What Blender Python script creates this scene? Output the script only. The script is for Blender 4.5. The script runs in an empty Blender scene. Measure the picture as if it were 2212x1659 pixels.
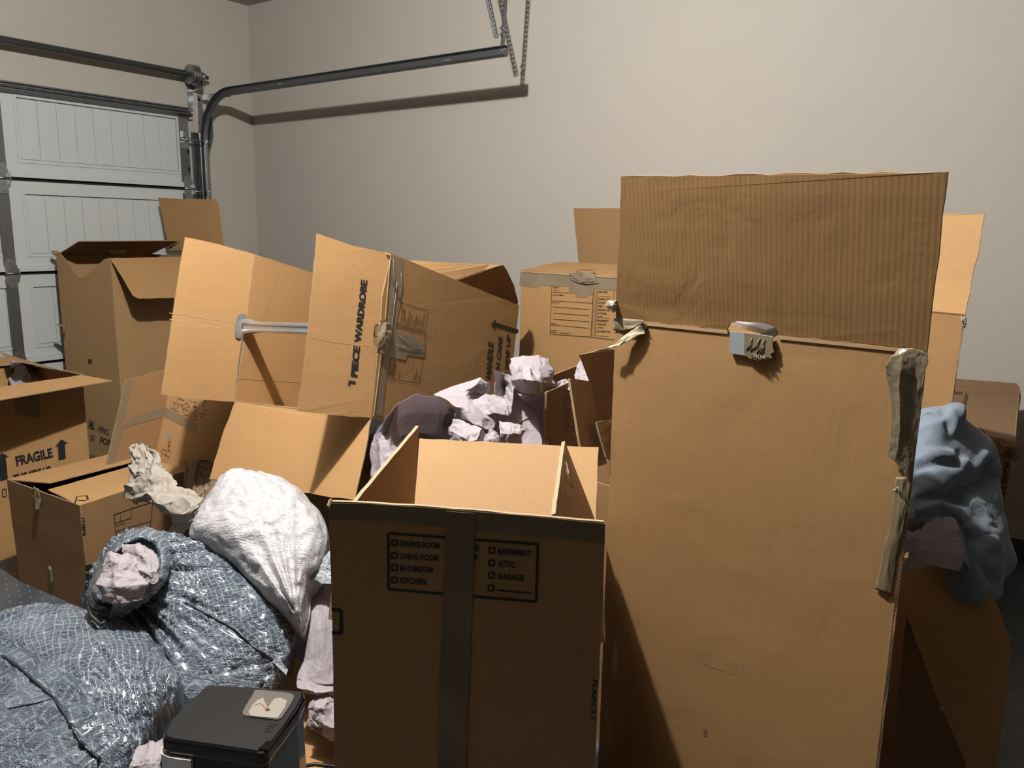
import bpy, bmesh, math, random
from mathutils import Vector, Matrix, noise
from mathutils.geometry import tessellate_polygon
from mathutils.bvhtree import BVHTree
V = Vector
SC = bpy.context.scene
COL = SC.collection
rnd = random.Random(7)

# ---------------------------------------------------------------- camera, world, lamp, exposure
F_PX, CX, CY = 1740.0, 1106.0, 829.5
YAW, PITCH, ROLL = 0.60813484, 0.186693, 0.01579085
CAM = V((0, 0, 1.346))
FWD = V((math.cos(YAW)*math.cos(PITCH), math.sin(YAW)*math.cos(PITCH), -math.sin(PITCH)))
_r = FWD.cross(V((0, 0, 1))).normalized(); _u = _r.cross(FWD)
RGT = _r*math.cos(ROLL) + _u*math.sin(ROLL)
UPV = -_r*math.sin(ROLL) + _u*math.cos(ROLL)
cd = bpy.data.cameras.new('camera'); cam = bpy.data.objects.new('camera', cd); COL.objects.link(cam)
cd.sensor_width = 36; cd.lens = 36*F_PX/2212; cd.clip_start = 0.02
M = Matrix((RGT, UPV, -FWD)).transposed().to_4x4(); M.translation = CAM
cam.matrix_world = M
SC.camera = cam
w = bpy.data.worlds.new('world'); SC.world = w; w.use_nodes = True
w.node_tree.nodes['Background'].inputs[0].default_value = (.5, .55, .62, 1)
w.node_tree.nodes['Background'].inputs[1].default_value = 0.0
LIGHT_POS = (1.07, 1.52, 2.79)
LIGHT_W = 408
ld = bpy.data.lights.new('ceiling_bulb_light', 'POINT'); ld.energy = LIGHT_W; ld.color = (1.0, .99, .965)
ld.shadow_soft_size = 0.035
lo = bpy.data.objects.new('ceiling_bulb_light', ld); lo.location = LIGHT_POS; COL.objects.link(lo)
SC.view_settings.view_transform = 'Standard'; SC.view_settings.look = 'None'
SC.view_settings.exposure = 0.0; SC.view_settings.gamma = 1.0; SC.view_settings.use_curve_mapping = False

# ---------------------------------------------------------------- measuring helpers (photo sight lines -> real planes)
def ray(x, y): return FWD + RGT*((x-CX)/F_PX) - UPV*((y-CY)/F_PX)
def at(x, y, d): return CAM + ray(x, y)*d
def onz(x, y, z): r = ray(x, y); return CAM + r*((z-CAM.z)/r.z)
def onx(x, y, X): r = ray(x, y); return CAM + r*(X/r.x)
def ony(x, y, Y): r = ray(x, y); return CAM + r*(Y/r.y)
def onp(x, y, P, n):
    r = ray(x, y); return CAM + r*((P-CAM).dot(n)/r.dot(n))

# ---------------------------------------------------------------- materials
def lin(c):
    return tuple((v/255/12.92 if v/255 <= .04045 else ((v/255+.055)/1.055)**2.4) for v in c) + (1,)
def newmat(name):
    m = bpy.data.materials.new(name); m.use_nodes = True
    nt = m.node_tree; return m, nt, nt.nodes['Principled BSDF']
def nd(nt, t, **k):
    n = nt.nodes.new(t)
    for a, b in k.items():
        if a.startswith('i_'):
            key = a[2:]; key = int(key) if key.isdigit() else key.replace('_', ' ')
            n.inputs[key].default_value = b
        else: setattr(n, a, b)
    return n
def mth(nt, op, a, b=None, c=None, clamp=False):
    n = nt.nodes.new('ShaderNodeMath'); n.operation = op; n.use_clamp = clamp
    for i, v in enumerate((a, b, c)):
        if v is None: continue
        if isinstance(v, (int, float)): n.inputs[i].default_value = v
        else: nt.links.new(v, n.inputs[i])
    return n.outputs[0]
def ramp(nt, fac, stops):
    n = nt.nodes.new('ShaderNodeValToRGB'); e = n.color_ramp.elements
    while len(e) < len(stops): e.new(.5)
    for el, (p, c) in zip(e, stops): el.position = p; el.color = c
    nt.links.new(fac, n.inputs[0]); return n.outputs[0]
def mixc(nt, fac, a, b, mode='MIX'):
    n = nt.nodes.new('ShaderNodeMix'); n.data_type = 'RGBA'; n.blend_type = mode
    for s, v in ((0, fac), (6, a), (7, b)):
        if isinstance(v, (int, float)) or isinstance(v, tuple): n.inputs[s].default_value = v
        else: nt.links.new(v, n.inputs[s])
    return n.outputs[2]
ALB = .60
def dim(c): return tuple(v*ALB for v in c[:3])+(1,)
def simple(name, col, rough=.6, metal=0, bump=0, bscale=200, var=0, vscale=6, spec=.5, **k):
    if metal < .5: col = dim(col)
    m, nt, b = newmat(name); L = nt.links
    b.inputs['Roughness'].default_value = rough; b.inputs['Metallic'].default_value = metal
    b.inputs['Specular IOR Level'].default_value = spec
    b.inputs['Base Color'].default_value = col
    tc = nd(nt, 'ShaderNodeTexCoord')
    if var:
        n = nd(nt, 'ShaderNodeTexNoise', i_Scale=vscale, i_Detail=5.0); L.new(tc.outputs['Object'], n.inputs['Vector'])
        lo_ = tuple(c*(1-var) for c in col[:3])+(1,); hi = tuple(min(1, c*(1+var)) for c in col[:3])+(1,)
        L.new(ramp(nt, n.outputs[0], [(.3, lo_), (.7, hi)]), b.inputs['Base Color'])
    if bump:
        n = nd(nt, 'ShaderNodeTexNoise', i_Scale=bscale, i_Detail=4.0); L.new(tc.outputs['Object'], n.inputs['Vector'])
        bp = nd(nt, 'ShaderNodeBump', i_Strength=bump, i_Distance=.002); L.new(n.outputs[0], bp.inputs['Height']); L.new(bp.outputs[0], b.inputs['Normal'])
    for a, v in k.items(): b.inputs[a.replace('_', ' ')].default_value = v
    return m
def cardboard(name, col, flute=1.0, period=.0075):
    col = dim(col)
    m, nt, b = newmat(name); L = nt.links
    b.inputs['Roughness'].default_value = .72; b.inputs['Specular IOR Level'].default_value = .25
    uv = nd(nt, 'ShaderNodeUVMap'); sp = nd(nt, 'ShaderNodeSeparateXYZ'); L.new(uv.outputs[0], sp.inputs[0])
    tc = nd(nt, 'ShaderNodeTexCoord')
    n1 = nd(nt, 'ShaderNodeTexNoise', i_Scale=2.6, i_Detail=5.0); L.new(tc.outputs['Object'], n1.inputs['Vector'])
    # fibres stretched along the flutes
    mp = nd(nt, 'ShaderNodeMapping'); mp.inputs['Scale'].default_value = (260, 14, 1); L.new(uv.outputs[0], mp.inputs[0])
    n2 = nd(nt, 'ShaderNodeTexNoise', i_Scale=1.0, i_Detail=3.0); L.new(mp.outputs[0], n2.inputs['Vector'])
    n3 = nd(nt, 'ShaderNodeTexNoise', i_Scale=420.0, i_Detail=2.0); L.new(tc.outputs['Object'], n3.inputs['Vector'])
    c = lambda k: tuple(min(1, v*k) for v in col[:3])+(1,)
    base = ramp(nt, n1.outputs[0], [(.3, c(.9)), (.5, c(1)), (.72, c(1.07))])
    base = mixc(nt, .35, base, ramp(nt, n2.outputs[0], [(.3, c(.86)), (.7, c(1.1))]))
    base = mixc(nt, .25, base, ramp(nt, n3.outputs[0], [(.35, c(.8)), (.65, c(1.12))]))
    L.new(base, b.inputs['Base Color'])
    wv = mth(nt, 'SINE', mth(nt, 'MULTIPLY', sp.outputs[0], 2*math.pi/period))
    n4 = nd(nt, 'ShaderNodeTexNoise', i_Scale=9.0, i_Detail=4.0, i_Distortion=.6); L.new(tc.outputs['Object'], n4.inputs['Vector'])
    h = mth(nt, 'ADD', mth(nt, 'MULTIPLY', wv, .000035*flute), mth(nt, 'MULTIPLY', n4.outputs[0], .0022))
    h = mth(nt, 'ADD', h, mth(nt, 'MULTIPLY', n2.outputs[0], .00010))
    h = mth(nt, 'ADD', h, mth(nt, 'MULTIPLY', n3.outputs[0], .00008))
    bp = nd(nt, 'ShaderNodeBump', i_Strength=1.0, i_Distance=1.0); L.new(h, bp.inputs['Height']); L.new(bp.outputs[0], b.inputs['Normal'])
    return m
def edge_mat(name, col, layers=1, period=.0075):
    col = dim(col)
    m, nt, b = newmat(name); L = nt.links
    b.inputs['Roughness'].default_value = .85
    uv = nd(nt, 'ShaderNodeUVMap'); sp = nd(nt, 'ShaderNodeSeparateXYZ'); L.new(uv.outputs[0], sp.inputs[0])
    v = mth(nt, 'FRACT', mth(nt, 'MULTIPLY', sp.outputs[1], layers*.999))
    tri = mth(nt, 'MULTIPLY', mth(nt, 'PINGPONG', mth(nt, 'MULTIPLY', sp.outputs[0], 2/period), 1.0), 1.0)
    dz = mth(nt, 'ABSOLUTE', mth(nt, 'SUBTRACT', tri, v))
    web = mth(nt, 'LESS_THAN', dz, .24)
    lin_ = mth(nt, 'GREATER_THAN', mth(nt, 'ABSOLUTE', mth(nt, 'SUBTRACT', v, .5)), .36)
    f = mth(nt, 'MAXIMUM', web, lin_)
    dark = tuple(x*.16 for x in col[:3])+(1,)  # hollows between the flutes, their shade painted in
    L.new(mixc(nt, f, dark, col), b.inputs['Base Color'])
    return m
KRAFT = (.54, .305, .125, 1)
M_card = cardboard('kraft_cardboard', KRAFT)
M_card_b = cardboard('kraft_cardboard_wide_flute', (.56, .335, .15, 1), 1.7, .0105)
M_card_f = cardboard('kraft_cardboard_flap', (.50, .280, .110, 1), 1.4, .0095)
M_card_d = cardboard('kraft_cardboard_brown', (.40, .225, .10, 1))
M_card_t = cardboard('kraft_cardboard_dull', (.34, .205, .105, 1), 1.6)  # darker, greyer kraft
M_edge = edge_mat('corrugated_edge', (.66, .44, .24, 1))
M_edge2 = edge_mat('double_wall_edge', (.74, .55, .33, 1), 2, .0085)
M_crease = simple('scored_crease', (.60, .38, .19, 1), .8)
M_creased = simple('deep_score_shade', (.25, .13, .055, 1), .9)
M_ink = simple('black_print_ink', (.012, .012, .014, 1), .6)
M_ink_b = simple('brown_black_print_ink', (.05, .028, .018, 1), .7)
M_marker = simple('marker_pen', (.04, .022, .03, 1), .6)
M_tape = simple('grey_tan_packing_tape', (.31, .24, .155, 1), .26, bump=.3, bscale=45, var=.12, vscale=10)
M_tape_d = simple('olive_grey_packing_tape', (.27, .205, .12, 1), .5, spec=.25, bump=.2, bscale=40, var=.15, vscale=9)
M_tape_k = simple('tan_packing_tape', (.30, .215, .13, 1), .4, bump=.15, bscale=40)
M_tape_c = simple('clear_wrinkled_tape', (.62, .52, .38, 1), .12, bump=.8, bscale=60, Transmission_Weight=.35)
M_tape_y = simple('peeled_tape_underside', (.62, .53, .36, 1), .4, bump=.4, bscale=60)
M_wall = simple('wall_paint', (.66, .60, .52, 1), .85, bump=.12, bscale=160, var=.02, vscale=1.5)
M_wall_far = simple('far_wall_darkened', (.42, .37, .31, 1), .9, bump=.12, bscale=160, var=.05, vscale=1.5)  # unseen walls given a darker colour to cut the fill light
M_ceil = simple('ceiling_paint', (.62, .57, .50, 1), .9, bump=.1, bscale=120)
M_door = simple('door_steel_white', (.76, .79, .77, 1), .5, bump=.15, bscale=300)
M_white = simple('baseboard_white', (.68, .65, .58, 1), .5)
M_curb = simple('concrete_curb', (.12, .11, .10, 1), .9, bump=.6, bscale=60, var=.25)
M_galv = simple('galvanised_steel', (.33, .34, .34, 1), .40, 1.0, bump=.15, bscale=30, var=.15, vscale=12)
M_galvd = simple('dull_strut_steel', (.17, .175, .18, 1), .45, .9, bump=.1, bscale=20)
M_alu = simple('stamped_steel_bar', (.60, .62, .63, 1), .32, .85, bump=.1, bscale=40)
M_plast = simple('grey_plastic_end', (.42, .45, .47, 1), .45)
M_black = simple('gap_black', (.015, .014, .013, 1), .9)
M_rubber = simple('cable_rubber', (.015, .015, .016, 1), .5)
# floor: dark speckled coating with raised dashes
def floor_material():
    m, nt, b = newmat('dark_floor_coating'); L = nt.links
    tc = nd(nt, 'ShaderNodeTexCoord')
    mp = nd(nt, 'ShaderNodeMapping'); mp.inputs['Rotation'].default_value = (0, 0, .35); L.new(tc.outputs['Object'], mp.inputs[0])
    sp = nd(nt, 'ShaderNodeSeparateXYZ'); L.new(mp.outputs[0], sp.inputs[0])
    a = mth(nt, 'FRACT', mth(nt, 'MULTIPLY', sp.outputs[0], 30)); 
    row = mth(nt, 'FLOOR', mth(nt, 'MULTIPLY', sp.outputs[0], 30))
    c = mth(nt, 'FRACT', mth(nt, 'ADD', mth(nt, 'MULTIPLY', sp.outputs[1], 17), mth(nt, 'MULTIPLY', row, .5)))
    dash = mth(nt, 'MULTIPLY', mth(nt, 'LESS_THAN', mth(nt, 'ABSOLUTE', mth(nt, 'SUBTRACT', a, .5)), .09),
               mth(nt, 'LESS_THAN', mth(nt, 'ABSOLUTE', mth(nt, 'SUBTRACT', c, .5)), .2))
    n = nd(nt, 'ShaderNodeTexNoise', i_Scale=7.0, i_Detail=6.0); L.new(tc.outputs['Object'], n.inputs['Vector'])
    L.new(mixc(nt, mth(nt, 'MULTIPLY', dash, .5), ramp(nt, n.outputs[0], [(.3, (.040, .045, .053, 1)), (.7, (.070, .076, .086, 1))]), (.17, .18, .20, 1)), b.inputs['Base Color'])
    bp = nd(nt, 'ShaderNodeBump', i_Strength=.8, i_Distance=.002); L.new(dash, bp.inputs['Height']); L.new(bp.outputs[0], b.inputs['Normal'])
    b.inputs['Roughness'].default_value = .48
    return m
M_floor = floor_material()
def paper_material(name, col, rough=.62):
    col = dim(col)
    m, nt, b = newmat(name); L = nt.links
    b.inputs['Roughness'].default_value = rough; b.inputs['Specular IOR Level'].default_value = .3
    tc = nd(nt, 'ShaderNodeTexCoord')
    n = nd(nt, 'ShaderNodeTexVoronoi', i_Scale=26.0); n.feature = 'DISTANCE_TO_EDGE'
    n0 = nd(nt, 'ShaderNodeTexNoise', i_Scale=9.0, i_Detail=3.0); L.new(tc.outputs['Object'], n0.inputs['Vector'])
    L.new(mixc(nt, .12, tc.outputs['Object'], n0.outputs[1]), n.inputs['Vector'])
    h = mth(nt, 'MINIMUM', n.outputs[0], .12)
    bp = nd(nt, 'ShaderNodeBump', i_Strength=.35, i_Distance=.02); L.new(h, bp.inputs['Height']); L.new(bp.outputs[0], b.inputs['Normal'])
    b.inputs['Base Color'].default_value = col
    tr = nd(nt, 'ShaderNodeBsdfTranslucent'); tr.inputs[0].default_value = tuple(min(1, c*1.35) for c in col[:3])+(1,); mx = nd(nt, 'ShaderNodeMixShader'); mx.inputs[0].default_value = .30
    out = nt.nodes['Material Output']; L.new(b.outputs[0], mx.inputs[1]); L.new(tr.outputs[0], mx.inputs[2]); L.new(mx.outputs[0], out.inputs[0])
    return m
M_paper = paper_material('white_packing_paper', (.72, .635, .67, 1))
M_paper_w = paper_material('cream_packing_paper', (.68, .60, .51, 1))
M_paper_k = paper_material('brown_packing_paper', (.50, .34, .22, 1))
def fabric_material():
    m, nt, b = newmat('blue_grey_cotton'); L = nt.links
    tc = nd(nt, 'ShaderNodeTexCoord')
    n = nd(nt, 'ShaderNodeTexNoise', i_Scale=500.0, i_Detail=2.0); L.new(tc.outputs['Object'], n.inputs['Vector'])
    n2 = nd(nt, 'ShaderNodeTexNoise', i_Scale=14.0, i_Detail=4.0, i_Distortion=.8); L.new(tc.outputs['Object'], n2.inputs['Vector'])
    L.new(ramp(nt, n.outputs[0], [(.3, (.125, .155, .20, 1)), (.7, (.17, .205, .255, 1))]), b.inputs['Base Color'])
    h = mth(nt, 'ADD', mth(nt, 'MULTIPLY', n.outputs[0], .0002), mth(nt, 'MULTIPLY', n2.outputs[0], .006))
    bp = nd(nt, 'ShaderNodeBump', i_Strength=1.0, i_Distance=1.0); L.new(h, bp.inputs['Height']); L.new(bp.outputs[0], b.inputs['Normal'])
    b.inputs['Roughness'].default_value = .85; b.inputs['Sheen Weight'].default_value = .25
    return m
M_cloth = fabric_material()
def bag_material(name, patterned):
    m, nt, b = newmat(name); L = nt.links
    uv = nd(nt, 'ShaderNodeUVMap'); tc = nd(nt, 'ShaderNodeTexCoord')
    # crinkle bump, stretched along the pull direction
    mp = nd(nt, 'ShaderNodeMapping'); mp.inputs['Scale'].default_value = (9, 46, 1); mp.inputs['Rotation'].default_value = (0, 0, -.5); L.new(uv.outputs[0], mp.inputs[0])
    n1 = nd(nt, 'ShaderNodeTexNoise', i_Scale=1.0, i_Detail=5.0, i_Roughness=.6, i_Distortion=.9); L.new(mp.outputs[0], n1.inputs['Vector'])
    n2 = nd(nt, 'ShaderNodeTexNoise', i_Scale=70.0, i_Detail=4.0, i_Distortion=1.2); L.new(tc.outputs['Object'], n2.inputs['Vector'])
    n3 = nd(nt, 'ShaderNodeTexNoise', i_Scale=11.0, i_Detail=2.0); L.new(tc.outputs['Object'], n3.inputs['Vector'])
    rid = mth(nt, 'ABSOLUTE', mth(nt, 'SUBTRACT', n1.outputs[0], .5))
    h = mth(nt, 'ADD', mth(nt, 'MULTIPLY', rid, -.028), mth(nt, 'MULTIPLY', mth(nt, 'ABSOLUTE', mth(nt, 'SUBTRACT', n2.outputs[0], .5)), -.016))
    bp = nd(nt, 'ShaderNodeBump', i_Strength=.8 if patterned else .5, i_Distance=1.0); L.new(h, bp.inputs['Height']); L.new(bp.outputs[0], b.inputs['Normal'])
    b.inputs['Roughness'].default_value = .20 if patterned else .33
    b.inputs['Specular IOR Level'].default_value = .7; b.inputs['Coat Weight'].default_value = .5 if patterned else .2; b.inputs['Coat Roughness'].default_value = .12
    if not patterned:
        b.inputs['Base Color'].default_value = (.44, .425, .44, 1)
        return m
    base = ramp(nt, n3.outputs[0], [(.35, (.055, .075, .105, 1)), (.65, (.115, .142, .175, 1))])
    wob = nd(nt, 'ShaderNodeTexNoise', i_Scale=7.0, i_Detail=1.0); L.new(uv.outputs[0], wob.inputs['Vector'])
    vv = mixc(nt, .07, uv.outputs[0], wob.outputs[1])
    sp = nd(nt, 'ShaderNodeSeparateXYZ'); L.new(vv, sp.inputs[0])
    x, y = sp.outputs[0], sp.outputs[1]
    def net(fr, ang, wd):
        c, s = math.cos(ang), math.sin(ang); out = None
        for k in (0, 1):
            a = mth(nt, 'ADD', mth(nt, 'MULTIPLY', x, fr*(c if k == 0 else -s)), mth(nt, 'MULTIPLY', y, fr*(s if k == 0 else c)))
            e = mth(nt, 'GREATER_THAN', mth(nt, 'ABSOLUTE', mth(nt, 'SUBTRACT', mth(nt, 'FRACT', a), .5)), .5-wd)
            out = e if out is None else mth(nt, 'MAXIMUM', out, e)
        return out
    nA = net(78, .5, .08)
    # chain of nested squares between zigzag bands
    fx = mth(nt, 'MULTIPLY', x, 17); fy = mth(nt, 'MULTIPLY', y, 17)
    ax = mth(nt, 'ABSOLUTE', mth(nt, 'SUBTRACT', mth(nt, 'FRACT', fx), .5)); ay = mth(nt, 'ABSOLUTE', mth(nt, 'SUBTRACT', mth(nt, 'FRACT', fy), .5))
    dd = mth(nt, 'ADD', ax, ay)
    ringf = mth(nt, 'PINGPONG', mth(nt, 'MULTIPLY', dd, 5.0), 1.0)
    nB = mth(nt, 'GREATER_THAN', ringf, .72)
    zone = mth(nt, 'SINE', mth(nt, 'ADD', mth(nt, 'MULTIPLY', x, 9), mth(nt, 'MULTIPLY', y, 15)))
    zm = mth(nt, 'GREATER_THAN', zone, .15)
    pat = mth(nt, 'ADD', mth(nt, 'MULTIPLY', nA, zm), mth(nt, 'MULTIPLY', nB, mth(nt, 'SUBTRACT', 1.0, zm)))
    strength = mth(nt, 'ADD', mth(nt, 'MULTIPLY', zm, .22), .34)
    L.new(mixc(nt, mth(nt, 'MULTIPLY', pat, strength), base, (.36, .39, .41, 1)), b.inputs['Base Color'])
    return m
M_bag = bag_material('patterned_blue_grey_film', True)
M_bagw = bag_material('white_bag_film', False)

# ---------------------------------------------------------------- object helpers
def link(o, parent=None):
    COL.objects.link(o)
    if parent is not None:
        o.parent = parent
        o.matrix_parent_inverse = Matrix.Translation(-parent.location)
    return o
def root(name, loc, label, cat, group=None):
    o = bpy.data.objects.new(name, None); o.empty_display_size = .05; COL.objects.link(o); o.location = loc
    o['label'] = label; o['category'] = cat
    if group: o['group'] = group
    return o
def tag(o, label=None, cat=None, kind=None, group=None):
    if label: o['label'] = label
    if cat: o['category'] = cat
    if kind: o['kind'] = kind
    if group: o['group'] = group
    return o
def finish(name, bm, mats, parent=None, smooth=False, label=None):
    me = bpy.data.meshes.new(name); bm.to_mesh(me); bm.free()
    for m in (mats if isinstance(mats, (list, tuple)) else [mats]): me.materials.append(m)
    if smooth:
        for p in me.polygons: p.use_smooth = True
    o = bpy.data.objects.new(name, me); link(o, parent)
    if label: o['label'] = label
    return o
def newell(pts):
    n = V((0, 0, 0))
    for a, b in zip(pts, pts[1:]+pts[:1]):
        n += V(((a.y-b.y)*(a.z+b.z), (a.z-b.z)*(a.x+b.x), (a.x-b.x)*(a.y+b.y)))
    return n.normalized()
def add_board(bm, pts, toward, t=.004, udir=None, rough=0.0, step=.03, seed=0, bow=0.0):
    """Thick sheet: pts = outline of one face, thickness grows towards the point/side 'toward'."""
    pts = [V(p) for p in pts]; r = random.Random(seed)
    n = newell(pts); cen = sum(pts, V((0, 0, 0)))/len(pts)
    if n.dot(V(toward)-cen) < 0: s = -1
    else: s = 1
    inn = n*s
    if udir is None: udir = (pts[1]-pts[0])
    u = (V(udir) - n*V(udir).dot(n)).normalized(); v = n.cross(u)
    out = []
    for a, b in zip(pts, pts[1:]+pts[:1]):
        out.append(a.copy())
        if rough:
            k = max(1, int((b-a).length/step)); d = (b-a).normalized(); side = n.cross(d)
            for i in range(1, k):
                f = i/k
                out.append(a.lerp(b, f) + side*r.uniform(-rough, rough) + n*noise.noise(a.lerp(b, f)*9)*rough*.8)
    uvl = bm.loops.layers.uv.verify()
    A = [bm.verts.new(p) for p in out]; B = [bm.verts.new(p+inn*t) for p in out]
    tri = tessellate_polygon([out])
    def face(vs, mi, uvs):
        try: f = bm.faces.new(vs)
        except ValueError: return
        f.material_index = mi
        for l, q in zip(f.loops, uvs): l[uvl].uv = q
    for T in tri:
        uvs = [(out[i].dot(u), out[i].dot(v)) for i in T]
        tn = (out[T[1]]-out[T[0]]).cross(out[T[2]]-out[T[0]])
        flip = tn.dot(inn) > 0
        o1 = list(T) if not flip else list(T)[::-1]
        face([A[i] for i in o1], 0, [(out[i].dot(u), out[i].dot(v)) for i in o1])
        o2 = o1[::-1]
        face([B[i] for i in o2], 0, [(out[i].dot(u), out[i].dot(v)) for i in o2])
    L = 0
    for i in range(len(out)):
        j = (i+1) % len(out); d = (out[j]-out[i]).length
        vs = [A[i], A[j], B[j], B[i]]; uvs = [(L, 0), (L+d, 0), (L+d, 1), (L, 1)]
        if s > 0: vs, uvs = vs[::-1], uvs[::-1]
        face(vs, 1, uvs); L += d
def board(name, pts, toward, parent=None, t=.004, udir=None, rough=.0012, mat=None, emat=None, seed=0, label=None):
    bm = bmesh.new(); add_board(bm, pts, toward, t, udir, rough, seed=seed)
    return finish(name, bm, [mat or M_card, emat or M_edge], parent, label=label)
AWAY = V((6, 5, .3))
def add_box(bm, lo, hi, mi=0, rot=None, off=None):
    r = bmesh.ops.create_cube(bm, size=1); lo = V(lo); hi = V(hi)
    for v in r['verts']:
        v.co = V(((v.co.x+.5)*(hi.x-lo.x)+lo.x, (v.co.y+.5)*(hi.y-lo.y)+lo.y, (v.co.z+.5)*(hi.z-lo.z)+lo.z))
        if rot: v.co = rot @ v.co
        if off: v.co += off
    for f in {f for v in r['verts'] for f in v.link_faces}: f.material_index = mi
    return r['verts']
def add_prism(bm, pts, vec, mi=0):
    """closed solid from outline pts swept by vec"""
    pts = [V(p) for p in pts]; n = newell(pts); vec = V(vec)
    A = [bm.verts.new(p) for p in pts]; B = [bm.verts.new(p+vec) for p in pts]
    for T in tessellate_polygon([pts]):
        f1 = bm.faces.new([A[i] for i in T]); f2 = bm.faces.new([B[i] for i in T][::-1]); f1.material_index = f2.material_index = mi
    for i in range(len(pts)):
        j = (i+1) % len(pts); f = bm.faces.new([A[j], A[i], B[i], B[j]]); f.material_index = mi
    bmesh.ops.recalc_face_normals(bm, faces=bm.faces)
def add_tube(bm, pts, r, n=8, mi=0, radii=None, cap=True):
    pts = [V(p) for p in pts]; rings = []
    up = V((0, 0, 1))
    for i, p in enumerate(pts):
        d = (pts[min(i+1, len(pts)-1)]-pts[max(i-1, 0)]).normalized()
        a = d.cross(up)
        if a.length < .05: a = d.cross(V((1, 0, 0)))
        a.normalize(); b = d.cross(a); rr = radii[i] if radii else r
        rings.append([bm.verts.new(p + (a*math.cos(2*math.pi*k/n)+b*math.sin(2*math.pi*k/n))*rr) for k in range(n)])
    for R0, R1 in zip(rings, rings[1:]):
        for k in range(n):
            f = bm.faces.new([R0[k], R0[(k+1) % n], R1[(k+1) % n], R1[k]]); f.material_index = mi; f.smooth = True
    if cap:
        bm.faces.new(rings[0][::-1]).material_index = mi; bm.faces.new(rings[-1]).material_index = mi
def sweep(bm, path, prof, a_axes, b_axes, mi=0):
    rings = []
    for p, a, b in zip(path, a_axes, b_axes):
        rings.append([bm.verts.new(V(p)+V(a)*x+V(b)*y) for x, y in prof])
    n = len(prof)
    for R0, R1 in zip(rings, rings[1:]):
        for k in range(n):
            bm.faces.new([R0[k], R0[(k+1) % n], R1[(k+1) % n], R1[k]]).material_index = mi
    for R in (rings[0], rings[-1]):
        for T in tessellate_polygon([[v.co for v in R]]): bm.faces.new([R[i] for i in T]).material_index = mi
    bmesh.ops.recalc_face_normals(bm, faces=bm.faces)

# ---- flat print on a plane
class Print:
    def __init__(s, P, n, lift=.0012):
        s.n = V(n).normalized()
        if s.n.dot(CAM-V(P)) < 0: s.n.negate()
        s.P = V(P) + s.n*lift; s.bm = bmesh.new()
    def pt(s, x, y): return onp(x, y, s.P, s.n)
    def seg(s, a, b, w):
        A, B = s.pt(*a), s.pt(*b); d = (B-A).normalized(); sd = s.n.cross(d)*(w/2)
        vs = [s.bm.verts.new(q) for q in (A-sd, B-sd, B+sd, A+sd)]; s.bm.faces.new(vs)
    def poly(s, pts, w, closed=True):
        for a, b in zip(pts, pts[1:]+(pts[:1] if closed else [])): s.seg(a, b, w)
    def fill(s, pts):
        P3 = [s.pt(*p) for p in pts]
        vs = [s.bm.verts.new(p) for p in P3]
        for T in tessellate_polygon([P3]): s.bm.faces.new([vs[i] for i in T])
    def box(s, x, y, r, w, dx=(1, 0), dy=(0, 1)):
        s.poly([(x-r*dx[0]-r*dy[0], y-r*dx[1]-r*dy[1]), (x+r*dx[0]-r*dy[0], y+r*dx[1]-r*dy[1]), (x+r*dx[0]+r*dy[0], y+r*dx[1]+r*dy[1]), (x-r*dx[0]+r*dy[0], y-r*dx[1]+r*dy[1])], w)
    def text(s, string, bl, br, tl, bold=.02, extra=None):
        """bl, br, tl: photo points of the text's bottom-left, bottom-right and top-left"""
        cu = bpy.data.curves.new('t', 'FONT'); cu.body = string; cu.size = 1; cu.offset = bold; cu.resolution_u = 3
        o = bpy.data.objects.new('t', cu); COL.objects.link(o)
        dg = bpy.context.evaluated_depsgraph_get(); me = bpy.data.meshes.new_from_object(o.evaluated_get(dg))
        COL.objects.unlink(o); bpy.data.objects.remove(o); bpy.data.curves.remove(cu)
        xs = [v.co.x for v in me.vertices]; ys = [v.co.y for v in me.vertices]
        x0, x1 = min(xs), max(xs); y0, y1 = min(ys), max(ys)
        p0 = s.pt(*bl); ux = s.pt(*br)-p0; uy = s.pt(*tl)-p0
        for v in me.vertices:
            v.co = p0 + ux*((v.co.x-x0)/(x1-x0)) + uy*((v.co.y-y0)/(y1-y0))
        s.bm.from_mesh(me); bpy.data.meshes.remove(me)
    def build(s, name, parent, mat=None, label=None, thick=0.0):
        for f in s.bm.faces:
            f.normal_update()
            if f.normal.dot(s.n) < 0: f.normal_flip()
        if thick:
            r = bmesh.ops.extrude_face_region(s.bm, geom=s.bm.faces[:])
            for v in r['geom']:
                if isinstance(v, bmesh.types.BMVert): v.co += s.n*thick
            bmesh.ops.recalc_face_normals(s.bm, faces=s.bm.faces)
        o = finish(name, s.bm, mat or M_ink, parent, label=label); o['kind'] = 'stuff'; return o
def plane_of(a, b, c):
    a, b, c = V(a), V(b), V(c); return a, (b-a).cross(c-a).normalized()

def tape_patch(name, pxs, P, n, parent, mat=None, t=.0007, lift=.0006, label=None):
    """piece of tape: outline in photo points on plane (P,n), finely divided and a little puckered"""
    n = V(n).normalized()
    if n.dot(CAM-V(P)) < 0: n = -n
    pts = [onp(x, y, V(P)+n*lift, n) for x, y in pxs]
    bm = bmesh.new(); add_board(bm, pts, pts[0]+n, t, rough=.0002, step=.03, seed=len(pxs))
    return finish(name, bm, [mat or M_tape, mat or M_tape], parent, label=label)

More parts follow.
